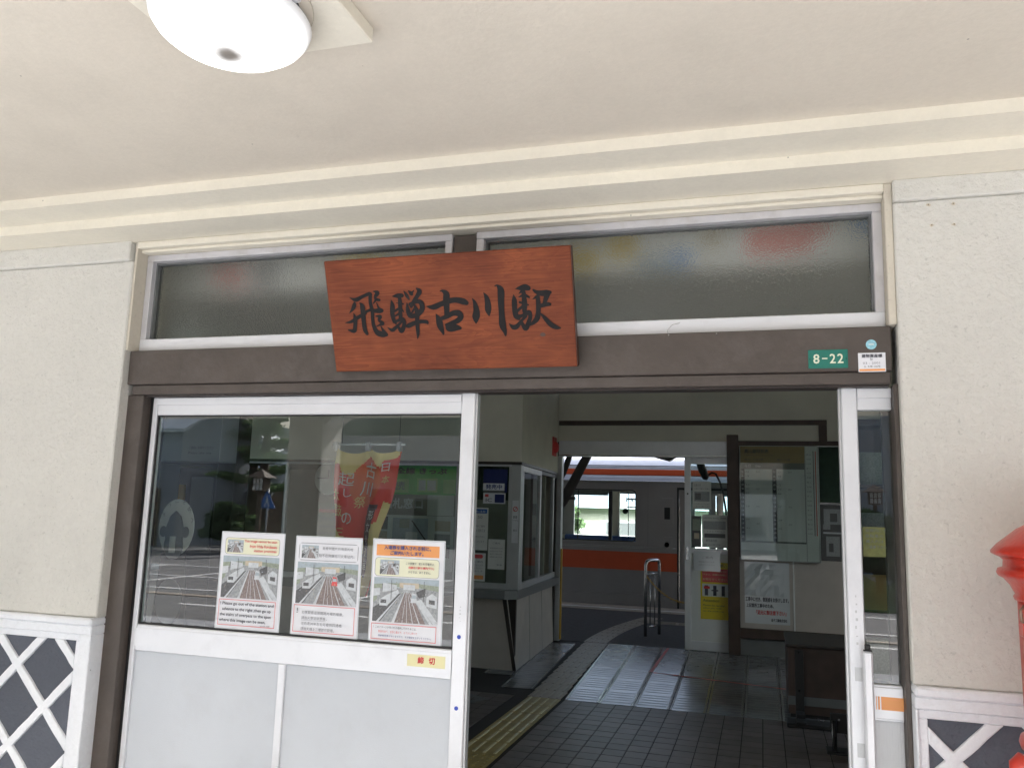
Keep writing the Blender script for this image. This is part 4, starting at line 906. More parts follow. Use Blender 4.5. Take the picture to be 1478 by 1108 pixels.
box('wall_panel', -2.60, 3.0, YF, YF+.15, 2.545, 3.172, 'inner_plaster', bk, 0); box('wall_panel', .90, 3.0, YF, YF+.15, 0, 2.545, 'inner_plaster', bk, 0)
box('wall_panel', -2.6, 3.0, YF, YF+.15, 3.28, 3.42, 'inner_plaster', bk, 0)
for p0, p1 in ((-2.6, -2.50), (-2.21, -2.165), (-1.975, -1.885), (-1.58, -.60), (-.46, 3.0)): box('clerestory_pier', p0, p1, YF, YF+.149, 3.172, 3.28, 'inner_plaster', bk, 0)
box('header', -2.545, -.41, YF-.03, YF+.12, 2.345, 2.543, 'aluminium', bk, .003)
box('header_lip', -2.545, -.41, YF-.035, YF-.03, 2.350, 2.362, 'steel', bk, 0)
box('rail', -2.55, .765, YF-.035, YF, 2.748, 2.808, 'wood_brown', bk, .003); box('rail', .672, .764, YF-.034, YF, 2.546, 2.748, 'wood_brown', bk, .003)
box('post', -.405, -.268, YF-.09, YF+.1, 0, 2.622, 'wood_brown', bk, .004)
box('rail', -.268, .95, YF-.06, YF, 2.49, 2.548, 'wood_brown', bk, .003); box('rail', -.268, .95, YF-.05, YF, .20, .312, 'wood_brown', bk, .003)
box('lower_panel', -.268, .338, YF-.02, YF+.05, .314, 1.14, 'panel_beige', bk, .002); box('lower_panel', .358, .95, YF-.02, YF+.05, .314, 1.14, 'panel_beige', bk, .002)
box('joint_strip', .339, .357, YF-.026, YF, .314, 1.14, 'white', bk, 0)
box('skirting', -.268, .95, YF-.01, YF+.05, 0, .199, 'grey_tape', bk, 0)
box('panel_backing', -.268, .95, YF+.001, YF+.05, 1.14, 2.49, 'dark_brown', bk, 0)
# edge post with a yellow black cable at the ticket office end
ps = thing('metal_post', 'slim metal post with a yellow guard at the left edge of the platform exit', 'post', (-2.53, YF, 0))
box('post', -2.575, -2.50, YF-.03, YF+.08, 0, 2.343, 'aluminium_dull', ps, .004); box('guard', -2.498, -2.478, YF-.02, YF+.02, .02, 1.15, 'chain_yellow', ps, .002)

# back sliding leaf
BD = thing('glazed_leaf', 'white framed glazed door leaf parked at the right of the platform exit', 'door', (-.66, YF+.02, 0))
box('stile', -.925, -.850, YF+.0, YF+.045, .01, 2.344, 'aluminium', BD, .003); box('top_rail', -.850, -.408, YF, YF+.04, 2.262, 2.344, 'aluminium', BD, .003)
box('middle_rail', -.850, -.408, YF, YF+.04, 1.165, 1.225, 'aluminium', BD, .003); box('bottom_rail', -.850, -.408, YF, YF+.04, .01, .12, 'aluminium', BD, .003)
box('lower_panel', -.850, -.408, YF+.01, YF+.03, .12, 1.165, 'white', BD, 0); box('pane', -.850, -.408, YF+.018, YF+.022, 1.225, 2.262, 'train_glass', BD, 0)
box('handle', -.905, -.875, YF-.012, YF, 1.08, 1.24, 'steel', BD, .002); box('lock', -.895, -.878, YF-.003, YF, 1.88, 1.90, 'black', BD, 0)
yy = YF-.004
def rows_text(t, M, lines, m='ink_grey'):
    for s_, x, y, w, h in lines: text(t, s_, M, x, y, w, h, m)
t, M = sheet('notice', 'grey printed sheet at the top of the glazed leaf by the platform', 'notice', -.825, -.60, 1.70, 2.045, yy, 'paper_old')
flat(t, M, [(rect(.02, .10, .205, .22), 'print_grey'), (rect(.03, .12, .1, .2), 'print_dark')]); rows_text(t, M, [('お知らせ', .02, .28, .08, .035), ('工事のご案内とお願い', .02, .245, .185, .018), ('ご不便をおかけします', .02, .06, .185, .016), ('ご協力をお願いします', .02, .03, .185, .016)])
t, M = sheet('notice', 'large grey notice with a dark picture in the middle of the glazed leaf', 'notice', -.715, -.41, 1.24, 1.635, yy, 'paper_old')
flat(t, M, [(rect(.02, .22, .285, .32), 'print_grey'), (rect(.03, .12, .28, .17), 'print_dark')]); rows_text(t, M, [('JAPAN RAIL 飛騨', .02, .345, .27, .025), ('ふるさとの町なみ', .02, .185, .26, .02), ('観光案内所', .05, .07, .13, .03), ('高山本線', .02, .025, .2, .02)])
t, M = sheet('photo_card', 'dark photo card beside the large grey notice on the glazed leaf', 'notice', -.838, -.722, 1.24, 1.62, yy, 'print_dark')
flat(t, M, [(rect(.01, .2, .1, .34), 'print_green'), (rect(.03, .1, .09, .17), 'print_tan')])
t, M = sheet('notice', 'crinkled clear folder hanging on the middle rail of the glazed leaf', 'notice', -.815, -.495, .955, 1.19, YF-.012, 'laminate')
rows_text(t, M, [('ご案内', .10, .15, .13, .03), ('駅係員がおります', .06, .10, .19, .02), ('お声がけください', .06, .065, .19, .02)])
t, M = sheet('poster', 'yellow attention poster with a red band low on the glazed leaf', 'poster', -.735, -.41, .385, 1.062, YF+.006, 'yellow')
flat(t, M, [(rect(.02, .44, .325, .60), 'red_print'), (rect(.02, .27, .325, .42), 'paper_old'), (rect(.05, .28, .09, .40), 'ink'), (rect(.15, .28, .19, .40), 'ink'), (rect(.25, .28, .29, .40), 'ink'), (rect(.13, .335, .21, .35), 'ink'), (rect(.04, .36, .11, .39), 'red')])
rows_text(t, M, [('ご協力をお願い', .03, .62, .28, .04), ('Attention', .03, .205, .19, .035), ('Please be careful', .03, .155, .25, .02), ('when you walk', .03, .12, .22, .02), ('on the platform.', .03, .085, .25, .02)], 'ink')
text(t, '危険ですのでお気をつけ', M, .03, .56, .28, .02, 'paper_yellow'); text(t, '下さい。白線の内側に', M, .03, .52, .28, .02, 'paper_yellow'); text(t, 'お知らせください', M, .03, .46, .28, .03, 'paper_yellow')

# timetable board
TT = thing('timetable', 'large glazed timetable board with a tan heading on the back wall', 'timetable', (.2, YF-.07, 1.12))
box('board', -.255, .660, YF-.085, YF-.061, 1.115, 2.488, 'aluminium_dull', TT, .003)
M = frame_M((-.245, YF-.0855, 1.125))
pol = [(rect(0, 0, .745, 1.35), 'grey_tape'), (rect(.0, 1.155, .745, 1.355), 'tan_print'), (rect(.02, .20, .035, 1.08), 'ink')]
for cx in (.05, .42):
    pol += [(rect(cx, .22, cx+.32, 1.08), 'white'), (rect(cx-.045, .22, cx-.005, 1.08), 'ink')]
pol += [(rect(.0, 0, .745, .20), 'white'), (rect(.755, 0, .885, 1.355), 'white'), (rect(.862, .3, .872, 1.3), 'red_print'), (rect(.838, .3, .846, 1.3), 'ink')]
flat(TT, M, pol)
text(TT, '高山線時刻表', M, .05, 1.27, .28, .05, 'ink', bold=.002); text(TT, 'Takayama Line Departure Times', M, .05, 1.235, .34, .02, 'ink'); text(TT, '高山・下呂方面', M, .05, 1.18, .22, .028, 'ink'); text(TT, '富山方面', M, .43, 1.18, .15, .028, 'ink')
text(TT, '毎日', M, .05, 1.10, .07, .035, 'paper'); text(TT, 'Daily', M, .18, 1.10, .06, .025, 'paper')
for i in range(16):
    z = 1.035-i*.052
    for cx in (.05, .42):
        text(TT, str(5+i), M, cx-.038, z, .024, .022, 'paper')
        if i in (0, 1, 3, 4, 5, 8, 11, 13): text(TT, '%02d' % ((i*17+int(cx*50)) % 60), M, cx+.012, z, .04, .02, 'ink_grey')
        if (i+int(cx*10)) % 4 == 0: text(TT, '%02d' % ((i*23+31) % 60), M, cx+.13, z, .04, .02, 'ink_grey')
for i in range(18): text(TT, '名古屋'if i % 3 else '富 山', M, .765, 1.25-i*.055, .05, .018, 'ink_grey')
link(MB().box(-.25, .655, YF-.0935, YF-.0915, 1.12, 2.483), 'cover_glass', 'door_glass', TT)
t, M = sheet('notice', 'construction notice with a crinkled clear folder below the timetable', 'notice', -.215, .30, .375, 1.095, YF-.0225, 'laminate')
t_ = t
text(t, '工事中に付き、御迷惑をお掛けします。', M, .01, .255, .49, .05, 'ink', bold=.0025); text(t, '上記箇所工事中のため、', M, .02, .185, .31, .045, 'ink', bold=.0025)
text(t, '「足元に御注意下さい」', M, .13, .105, .34, .05, 'red_print', bold=.003); text(t, '金子工業株式会社', M, .30, .03, .18, .035, 'ink', bold=.002)
cr = MB(); random.seed(3); n0 = 0
pts = {}
for i in range(9):
    for j in range(7): pts[(i, j)] = (-.205+i*.055+random.uniform(-.01, .01), YF-.030-random.uniform(0, .02), .70+j*.062)
for i in range(8):
    for j in range(6): cr.quad(pts[(i, j)], pts[(i+1, j)], pts[(i+1, j+1)], pts[(i, j+1)])
o = link(cr, 'clear_folder', 'laminate', t)
gb = thing('notice_board', 'dark green notice board in a brown frame right of the timetable', 'notice board', (.8, YF-.03, 1.13))
box('board', .672, .94, YF-.02, YF, 1.82, 2.485, 'curtain_green', gb, 0)
box('frame', .665, .95, YF-.03, YF-.001, 1.795, 1.82, 'steel', gb, 0); box('glass_case', .672, .94, YF-.02, YF, 1.145, 1.795, 'print_dark', gb, 0)
M = frame_M((.672, YF-.021, 1.145))
flat(gb, M, [(rect(.02, .36, .10, .42), 'print_grey'), (rect(.03, .42, .22, .60), 'print_grey'), (rect(.05, .05, .2, .28), 'print_grey'), (rect(.02, .31, .25, .33), 'print_white'), (rect(.1, .45, .18, .55), 'print_dark'), (rect(.08, .1, .13, .2), 'print_dark')])

# brown cabinet with a black steel strap
cb = thing('cabinet', 'low dark brown cabinet standing below the notice boards', 'cabinet', (.45, 4.6, 0))
box('body', .185, 1.05, 4.2, 5.0, .03, .56, 'wood_brown', cb, .006); box('top', .175, 1.06, 4.19, 5.01, .56, .582, 'dark_brown', cb, .003)
box('plinth', .183, 1.05, 4.192, 4.2, .10, .17, 'grey_tape', cb, .002); box('foot_strip', .20, 1.04, 4.21, 4.99, 0, .03, 'black', cb, 0)
br = thing('steel_stand', 'black steel stand with a screwed upright and a flat floor plate before the cabinet', 'stand', (.27, 4.05, 0))
box('upright', .238, .304, 4.08, 4.092, .08, .555, 'black', br, .002); box('upright', .238, .304, 3.95, 4.092, .035, .08, 'rubber', br, .002); box('floor_plate', .165, .555, 3.83, 4.0, .002, .035, 'rubber', br, .004); box('clamp', .235, .307, 3.815, 4.02, .035, .05, 'rubber', br, .003)
for z in (.535, .235): link(MB().lathe((.268, 4.08, z), [(.0001, -.0), (.008, 0), (.006, -.005), (.0001, -.006)][::-1], 12, True, 'y'), 'screw', 'steel', br)
pl = thing('steel_pole', 'short black pole on a bracket behind the right sliding door', 'pole', (.465, 3.2, 0))
link(MB().tube([(.464, 3.2, .0), (.464, 3.2, .22)], .016, 12), 'tube', 'black', pl); link(MB().tube([(.449, 3.19, .0), (.449, 3.19, .20)], .003, 6), 'highlight_strip', 'steel', pl)
box('bracket', .44, .56, 3.22, 3.26, .13, .26, 'rubber', pl, .004); link(MB().tube([(.497, 3.225, .222), (.497, 3.212, .222)], .007, 8), 'screw', 'steel', pl)
box('base', .41, .62, 3.15, 3.3, 0, .02, 'black', pl, .003)

# ================================================================== TICKET OFFICE
OX, OY = -2.43, 5.10      # front right corner; side face runs back to (-2.56, 7.26)
TO = thing('ticket_office', 'ticket office corner with wide windows, grey counter and panelled base', 'ticket office', (-4.2, OY, 0))
def side_x(y): return OX-.13*(y-OY)/2.19
u = MB(); u.prism([(-7.49, OY, 2.125), (OX, OY, 2.125), (side_x(7.26), 7.26, 2.125), (-7.49, 7.26, 2.125)], (0, 0, 1.29)); link(u, 'upper_wall', 'inner_plaster', TO)
h = MB(); h.prism([(-7.49, OY-.012, 2.095), (OX+.012, OY-.012, 2.095), (side_x(7.26)+.012, 7.26, 2.095), (-7.49, 7.26, 2.095)], (0, 0, .029)); link(h, 'window_head', 'dark_brown', TO)
# front window frame
fw_ = lambda n, a, b, c, d, m='aluminium_dull': box(n, a, b, OY+.01, OY+.05, c, d, m, TO, .002)
fw_('window_frame', -7.45, -2.535, 2.075, 2.095, 'aluminium'); fw_('window_frame', -7.45, -2.535, .80, .86); fw_('window_frame', -5.27, -5.23, .86, 2.075, 'aluminium'); fw_('window_frame', -4.20, -4.17, .86, 2.075); fw_('window_frame', -3.16, -3.125, .86, 2.075); fw_('window_frame', -2.565, -2.535, .86, 2.075)
for a, b in ((-5.23, -4.20), (-4.17, -3.16), (-3.125, -2.565)): box('window_pane', a, b, OY+.025, OY+.03, .86, 2.075, 'office_glass', TO, 0)
box('corner_post', -2.534, -2.425, OY+.002, OY+.09, .80, 2.094, 'aluminium_dull', TO, .006)
# side windows
def sbox(name, y0, y1, z0, z1, m, d=.04, off=0):
    mb = MB(); mb.prism([(side_x(y0)-off, y0, z0), (side_x(y1)-off, y1, z0), (side_x(y1)-off-d, y1, z0), (side_x(y0)-off-d, y0, z0)], (0, 0, z1-z0)); return link(mb, name, m, TO)
sbox('side_frame', OY+.10, OY+.17, .80, 2.09, 'aluminium_warm'); sbox('side_frame', 6.15, 6.23, .86, 2.04, 'aluminium_warm'); sbox('side_frame', OY+.17, 6.23, 2.03, 2.09, 'aluminium_warm'); sbox('side_frame', OY+.17, 7.2, .80, .86, 'aluminium_dull')
sbox('side_pane', OY+.17, 6.15, .86, 2.03, 'office_glass', .004, .02)
sbox('side_frame', 7.0, 7.06, .86, 2.09, 'aluminium_dull'); sbox('side_frame', 7.2, 7.26, 0, 2.09, 'dark_brown'); sbox('side_frame', 6.23, 7.2, 2.05, 2.09, 'dark_brown')
sbox('inner_partition', 6.30, 6.62, .86, 2.05, 'wood_brown', .03, .12)
# counter and base
ct = MB(); ct.prism([(-7.49, OY-.10, .765), (-2.53, OY-.10, .765), (-2.43, OY+.0, .765), (side_x(7.2)+.05, 7.2, .765), (side_x(7.2)-.05, 7.2, .765), (-2.62, OY+.14, .765), (-7.49, OY+.14, .765)], (0, 0, .035)); link(ct, 'counter_top', 'counter_top', TO)
ce = MB(); ce.box(-7.49, -2.535, OY-.11, OY-.1005, .71, .802, .002); ce.prism([(-2.535, OY-.11, .71), (-2.425, OY-.005, .71), (-2.435, OY+.004, .71), (-2.54, OY-.10, .71)], (0, 0, .092)); ce.prism([(-2.425, OY-.005, .71), (side_x(7.2)+.06, 7.2, .71), (side_x(7.2)+.05, 7.2, .71), (-2.435, OY+.004, .71)], (0, 0, .092)); link(ce, 'counter_edge', 'counter_top', TO)
def loft(bot, top, name, m):
    mb = MB(); k = len(bot); n = len(mb.v); mb.v += bot+top
    for i in range(k-1): mb.face([i, i+1, k+i+1, k+i])
    return link(mb, name, m, TO)
loft([(-7.49, OY, 0), (-2.437, OY, 0)], [(-7.49, OY-.02, .765), (-2.56, OY-.02, .765)], 'base_panel', 'counter_panel')
ys = [OY, 5.8, 6.5, 7.26]
for i in range(3):
    g = .006
    loft([(side_x(ys[i])+.0, ys[i]+g, 0), (side_x(ys[i+1]), ys[i+1]-g, 0)], [(side_x(ys[i])-(.12 if i == 0 else .03), ys[i]+(-.02 if i == 0 else g), .765), (side_x(ys[i+1])-.03, ys[i+1]-g, .765)], 'base_panel', 'counter_panel')
cgb = MB(); cgb.prism([(-2.46, OY-.008, 0), (-2.425, OY-.004, 0), (-2.545, OY-.03, .71), (-2.585, OY-.032, .71)], (0, .01, 0)); link(cgb, 'corner_guard', 'dark_brown', TO)
sk = MB(); sk.box(-7.49, -2.45, OY+.01, OY+.05, 0, .76); sk.prism([(-2.46, OY+.03, 0), (side_x(7.2)-.02, 7.2, 0), (side_x(7.2)-.06, 7.2, 0), (-2.56, OY+.03, 0)], (0, 0, .01)); link(sk, 'base_core', 'dark_brown', TO)
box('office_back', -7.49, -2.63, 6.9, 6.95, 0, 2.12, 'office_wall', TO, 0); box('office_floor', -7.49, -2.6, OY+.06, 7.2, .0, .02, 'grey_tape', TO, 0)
cu = MB()
for i in range(26): x = -3.12+i*.0215; cu.quad((x, OY+.09+.012*(i % 2), 1.72), (x+.0215, OY+.09+.012*((i+1) % 2), 1.72), (x+.0215, OY+.09+.012*((i+1) % 2), 2.075), (x, OY+.09+.012*(i % 2), 2.075))
link(cu, 'curtain', 'curtain_green', TO)
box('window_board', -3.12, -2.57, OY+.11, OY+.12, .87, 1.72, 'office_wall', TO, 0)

def M5(x, z, y=OY+.0085): return frame_M((x, y, z))
def osheet(label, x0, x1, z0, z1, m='paper_old', name='notice', y=OY+.008, cat='notice', grp=None):
    t = thing(name, label, cat, ((x0+x1)/2, y, z0), group=grp); link(MB().box(x0, x1, y, y+.0006, z0, z1), 'sheet', m, t); return t, frame_M((x0, y, z0))
yo = OY+.0225
t, M = osheet('blue card above two small white cards inside the ticket window corner', -2.855, -2.585, 1.80, 2.045, 'navy', y=yo)
flat(t, M, [(rect(.0, .02, .24, .095), 'paper'), (rect(0, -.10+.1, .24, .018), 'grey_tape')]); text(t, '発売中', M, .03, .032, .18, .05, 'ink_blue', bold=.003)
t, M = osheet('small white card with a dark blue square inside the ticket window', -2.85, -2.60, 1.68, 1.793, 'paper', y=yo)
flat(t, M, [(rect(.13, .012, .235, .10), 'navy'), (rect(.02, .07, .06, .1), 'red_print')]); text(t, 'IC', M, .03, .02, .07, .035, 'ink')
t, M = osheet('white notice with a blue heading strip behind the ticket window', -3.10, -2.785, 1.19, 1.635, 'paper_old', y=yo)
flat(t, M, [(rect(.01, .385, .30, .43), 'sign_blue')]); rows_text(t, M, [('営業時間 8:30-18:30', .02, .392, .26, .028)], 'paper'); rows_text(t, M, [('4 - 21 50', .05, .33, .2, .03), ('窓口の営業時間のご案内', .03, .24, .25, .022), ('みどりの窓口', .03, .19, .25, .03), ('自動券売機をご利用ください', .03, .13, .25, .02), ('毎度ありがとうございます', .03, .08, .25, .02)])
t, M = osheet('white notice with red oval heading and orange foot behind the ticket window', -3.08, -2.80, .87, 1.16, 'paper_old', y=yo)
flat(t, M, [(rrect(.02, .235, .25, .275, .018), 'red_print'), (rect(.01, .02, .26, .06), 'orange_print')]); rows_text(t, M, [('お願いとご案内', .03, .19, .22, .02), ('きっぷをなくさないよう', .03, .155, .22, .018), ('お気をつけください', .03, .125, .22, .018), ('途中下車のとき', .03, .095, .22, .018)])
t, M = osheet('plain white notice with grey lines right of the orange footed one', -2.775, -2.59, 1.0, 1.31, 'paper_old', y=yo)
rows_text(t, M, [('ご案内', .05, .26, .08, .02), ('切符売場からの', .02, .21, .14, .014), ('お知らせです', .02, .18, .14, .014), ('窓口にて承ります', .02, .15, .14, .014), ('団体券も承ります', .02, .12, .14, .014), ('駅長', .1, .04, .06, .014)])
t, M = osheet('narrow white strip with a no-smoking ring on the office corner post', -2.515, -2.445, 1.28, 1.72, 'aluminium', y=OY-.0005, name='sticker', cat='sticker')
rg = MB(); rg.lathe((-2.48, OY-.002, 1.63), [(.026, 0), (.026, -.0008), (.019, -.0008), (.019, 0)], 24, False, 'y', False); rg.prism([(-2.50, OY-.0027, 1.612), (-2.496, OY-.0027, 1.608), (-2.460, OY-.0027, 1.648), (-2.464, OY-.0027, 1.652)], (0, .0005, 0)); link(rg, 'ring_symbol', 'red', t)
text(t, '禁煙', M, .012, .25, .045, .03, 'ink'); text(t, 'No smoking', M, .008, .225, .055, .014, 'ink'); text(t, '窓口', M, .015, .12, .04, .02, 'ink')
fb = thing('fire_bell', 'red fire alarm bell on the ticket office side wall', 'alarm', (side_x(6.94), 6.94, 2.42))
fm = Matrix.Rotation(R(90), 4, 'Y')
mb = MB(); X = side_x(6.94)
for r0, h0 in ((.085, 0),):
    n0 = len(mb.v)
prof = [(.0001, .07), (.03, .068), (.06, .055), (.08, .03), (.085, 0)]
mb.lathe((0, 0, 0), prof[::-1], 24); mb.v = [(X+v[2], 6.94+v[0], 2.43+v[1]) for v in mb.v]; link(mb, 'bell', 'red', fb); box('back_box', X-.005, X+.02, 6.85, 7.03, 2.32, 2.56, 'red', fb, .004)
# green counter sign and posters further left in the window, seen through the door glass
gsn = thing('counter_sign', 'green ticket counter sign with black characters in the office window', 'sign', (-3.6, OY+.06, 1.76))
box('panel', -4.155, -3.17, OY+.06, OY+.08, 1.755, 2.075, 'shop_green', gsn, 0); M = frame_M((-4.155, OY+.0595, 1.755))
flat(gsn, M, [(rect(.18, .02, .42, .17), 'bright_green'), (rect(.52, .03, .76, .18), 'bright_green'), (rect(.54, .05, .62, .16), 'paper_old'), (rect(.64, .05, .74, .16), 'paper_old'), (rect(.83, .02, .97, .17), 'bright_green')])
text(gsn, 'JR 全線 きっぷ', M, .12, .215, .74, .075, 'ink', bold=.006); text(gsn, '発売', M, .21, .05, .16, .09, 'ink_grey', bold=.003)
t, M = osheet('grey square notice pinned at the right below the green counter sign', -3.50, -3.19, 1.535, 1.755, 'paper_old', y=OY+.05)
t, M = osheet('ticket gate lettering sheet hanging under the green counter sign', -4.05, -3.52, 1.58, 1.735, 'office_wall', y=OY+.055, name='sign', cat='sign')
text(t, '出札窓口', M, .02, .02, .47, .11, 'paper', bold=.004)
t, M = osheet('pale route map poster with photo column in the ticket office window', -4.10, -3.18, .95, 1.53, 'paper_old', y=OY+.05, name='route_map', cat='poster')
flat(t, M, [(rect(.02, .42, .14, .56), 'print_dark'), (rect(.02, .27, .14, .40), 'print_tan'), (rect(.02, .14, .14, .25), 'print_dark'), (rect(.20, .1, .62, .55), 'print_sky'), (rect(.28, .44, .40, .54), 'print_green'), (rect(.36, .25, .5, .40), 'paper'), (rect(.3, .12, .44, .2), 'print_green'), (rect(.70, .42, .88, .53), 'print_tan'), (rect(.70, .28, .88, .39), 'print_grey'), (rect(.70, .14, .88, .25), 'print_brown'), ([(.42, .52), (.43, .53), (.62, .3), (.61, .29)], 'ink')])
t, M = osheet('tall pale notice with a red line behind the left part of the office window', -4.85, -4.45, 1.0, 1.62, 'office_wall', y=OY+.05)
flat(t, M, [(rect(.03, .53, .37, .57), 'red_print')]); rows_text(t, M, [('ご利用のお客様へ', .04, .44, .3, .04), ('乗車券の発売時間', .04, .36, .3, .03), ('特急券 指定席券', .04, .29, .3, .03), ('定期券', .04, .22, .2, .03)])
ck = thing('wall_clock', 'round wall clock inside the ticket office seen through the door', 'clock', (-4.95, 5.6, 1.93))
link(MB().lathe((-4.95, 5.6, 1.93), [(.0001, .02), (.20, .02), (.22, .0), (.22, -.03)], 40, False, 'y'), 'rim', 'grey_tape', ck); link(MB().lathe((-4.95, 5.57, 1.93), [(.0001, 0.012), (.195, .0062), (.195, 0)][::-1], 40, False, 'y'), 'face', 'paper_old', ck)
hh = MB(); hh.box(-5.10, -4.95, 5.55, 5.553, 1.925, 1.935); hh.box(-4.955, -4.945, 5.546, 5.549, 1.93, 2.03); link(hh, 'hand', 'ink', ck)

# festival banner
def wavy(x, z): return 1.20+.035*math.sin((x+2.6)*26)+.02*math.sin((x+z)*11)
BN = thing('festival_banner', 'red and yellow festival banner hanging behind the door glass', 'banner', (-2.30, 1.2, 1.97))
BO = (-2.475, 1.2, 1.97)   # top left
def bmap(u, v):            # u 0..1 across, v 0..1 down; narrows to the bottom
    x = BO[0]+u*.43*(1-.52*v)+.06*v; z = 1.955-.87*v-.035*math.sin(math.pi*((u*2) % 1))*(1-v)**3*(1 if u < 1 else 0); return (x, wavy(x, z), z)
def bpatch(poly, m, lift, name='cloth'):
    mb = MB(); p = [q for q in poly]
    n = 0
    # grid clip: sample the polygon over a fine grid
    def inside(u, v):
        c = False; j = len(p)-1
        for i in range(len(p)):
            if (p[i][1] > v) != (p[j][1] > v) and u < (p[j][0]-p[i][0])*(v-p[i][1])/(p[j][1]-p[i][1])+p[i][0]: c = not c
            j = i
        return c
    NU, NV = 56, 90
    for i in range(NU):
        for j in range(NV):
            if inside((i+.5)/NU, (j+.5)/NV):
                q = [bmap(a/NU, b/NV) for a, b in ((i, j+1), (i+1, j+1), (i+1, j), (i, j))]
                mb.quad(*[(a, b-lift, c) for a, b, c in q])
    return link(mb, name, m, BN)
bpatch([(0, 0), (1, 0), (1, 1), (0, 1)], 'banner_red', 0)
bpatch([(0, 0), (1, 0), (.97, .05), (.78, .06), (.75, .11), (.60, .08), (.52, .05), (.42, .12), (.30, .14), (.26, .18), (.14, .15), (.10, .10), (0, .11)], 'banner_yellow', .002, 'yellow_patch')
bpatch([(.0, .55), (.12, .62), (.2, .74), (.36, .8), (.30, .66), (.5, .62), (.72, .66), (.66, .52), (.9, .50), (.9, .36), (1, .38), (1, .85), (.9, 1), (.5, 1), (.45, .86), (.2, .96), (0, .8)], 'banner_yellow', .002, 'yellow_patch')
bpatch([(.34+.36*math.cos(a*.3927)*.75+.18, .23+.17*math.sin(a*.3927)) for a in range(16)], 'banner_orange', .004, 'orange_disc')
bpatch([(.66, .38), (.84, .38), (.70, .88), (.50, .86)], 'banner_brown', .006, 'brown_strip')
def blet(s_, u, v, w, h, m='banner_yellow', lift=.009, bold=.003):
    """characters laid on the cloth: text mesh bent through the banner's own surface"""
    me, x0, x1, y0, y1 = text_mesh(s_, m); me = me.copy()
    for vv in me.vertices:
        a = u+w*(vv.co.x-x0)/(x1-x0); b = v+h*(1-(vv.co.y-y0)/(y1-y0)); q = bmap(a, b); vv.co = (q[0], q[1]-lift, q[2])
    c = bmap(u+w/2, v+h/2); me.transform(Matrix.Translation(-Vector(c)))
    o = bpy.data.objects.new('character', me); C.objects.link(o); o.parent = BN; o.location = Vector(c)-wloc(BN)
blet('古', .44, .09, .25, .11, 'white', bold=0); blet('川', .41, .225, .25, .10, 'white'); blet('祭', .34, .33, .2, .08, 'banner_yellow')
blet('起', .12, .15, .19, .10, 'white'); blet('し', .20, .27, .10, .06, 'white'); blet('太', .02, .28, .12, .08); blet('鼓', .03, .38, .14, .09); blet('の', .16, .44, .15, .08, 'white'); blet('三', .04, .55, .14, .06); blet('大', .05, .64, .14, .08)
blet('日', .78, .08, .10, .06, 'white'); blet('本', .80, .17, .10, .06)
for i, ch in enumerate('形文化遺産'): blet(ch, .70-.028*i, .42+.085*i, .11, .065, 'white')
link(MB().tube([(-2.50, 1.2, 1.975), (-2.02, 1.2, 1.975)], .007, 8), 'rod', 'white', BN)
for u_ in (0, .5, .97): x = BO[0]+.43*u_; box('clip', x-.012, x+.012, 1.18, 1.215, 1.935, 1.99, 'aluminium_dull', BN, .002)
for x in (-2.44, -2.06): link(MB().tube([(x, 1.2, 1.98), (x, 1.2, 3.42)], .0015, 4), 'cord', 'black', BN)

# things near the left end of the hall: dark posts, hanging box sign, standing figure board
pp = thing('timber_post', 'dark timber post standing behind the left door glass', 'post', (-4.35, 2.8, 0)); box('post', -4.42, -4.24, 2.7, 2.9, 0, 3.42, 'dark_brown', pp, .006)
pp = thing('timber_partition', 'dark timber partition at the far left behind the door glass', 'partition', (-5.2, 2.6, 0))
box('post', -5.06, -4.92, 2.45, 2.6, 0, 3.42, 'wood_brown', pp, .004); box('panel', -4.92, -4.43, 2.86, 2.9, 0, 1.9, 'dark_brown', pp, 0); box('yellow_strip', -4.90, -4.84, 2.84, 2.86, 1.1, 1.75, 'chain_yellow', pp, 0); box('frame', -4.78, -4.55, 2.845, 2.86, 1.2, 1.82, 'grey_tape', pp, .003)
hb_ = thing('box_sign', 'grey hanging box sign with small print at the top left of the door glass', 'sign', (-4.5, 2.45, 1.93))
q = MB(); q.box(-4.83, -4.20, 2.42, 2.65, 1.93, 2.36, .004); link(q, 'box', 'roof_pale', hb_); M = frame_M((-4.83, 2.4195, 1.93))
text(hb_, 'ご自由にお持ちください', M, .33, .10, .24, .025, 'ink'); text(hb_, 'Please take one', M, .33, .06, .22, .02, 'ink')
for x in (-4.7, -4.3): link(MB().tube([(x, 2.5, 2.36), (x, 2.5, 3.42)], .006, 6), 'hanger', 'black', hb_)
fg = thing('figure_board', 'standing cut-out board with an oval white head panel and a dark capped figure', 'display board', (-3.13, .62, 0))
def oval(cx, cz, a, b, n=28): return [(cx+a*math.cos(2*math.pi*k/n), cz+b*math.sin(2*math.pi*k/n)) for k in range(n)]
def fpoly(pts, m, y, name, d=.008): return link(MB().prism([(x, y, z) for x, z in pts], (0, d, 0)), name, m, fg)
fpoly(oval(-3.125, 1.46, .115, .155), 'paper_old', .625, 'oval_panel', .0062)
fpoly([(-3.28, .0), (-2.98, .0), (-3.01, .9), (-3.05, 1.32), (-3.21, 1.32), (-3.24, .9)], 'canopy_iron', .626, 'body_panel', .0062)
fpoly([(-3.185, 1.38), (-3.075, 1.38), (-3.07, 1.45), (-3.095, 1.52), (-3.13, 1.55), (-3.165, 1.52), (-3.19, 1.45)], 'grey_tape', .618, 'cap'); fpoly(oval(-3.205, 1.435, .022, .03), 'grey_tape', .619, 'ear'); fpoly(oval(-3.058, 1.435, .022, .03), 'grey_tape', .619, 'ear')
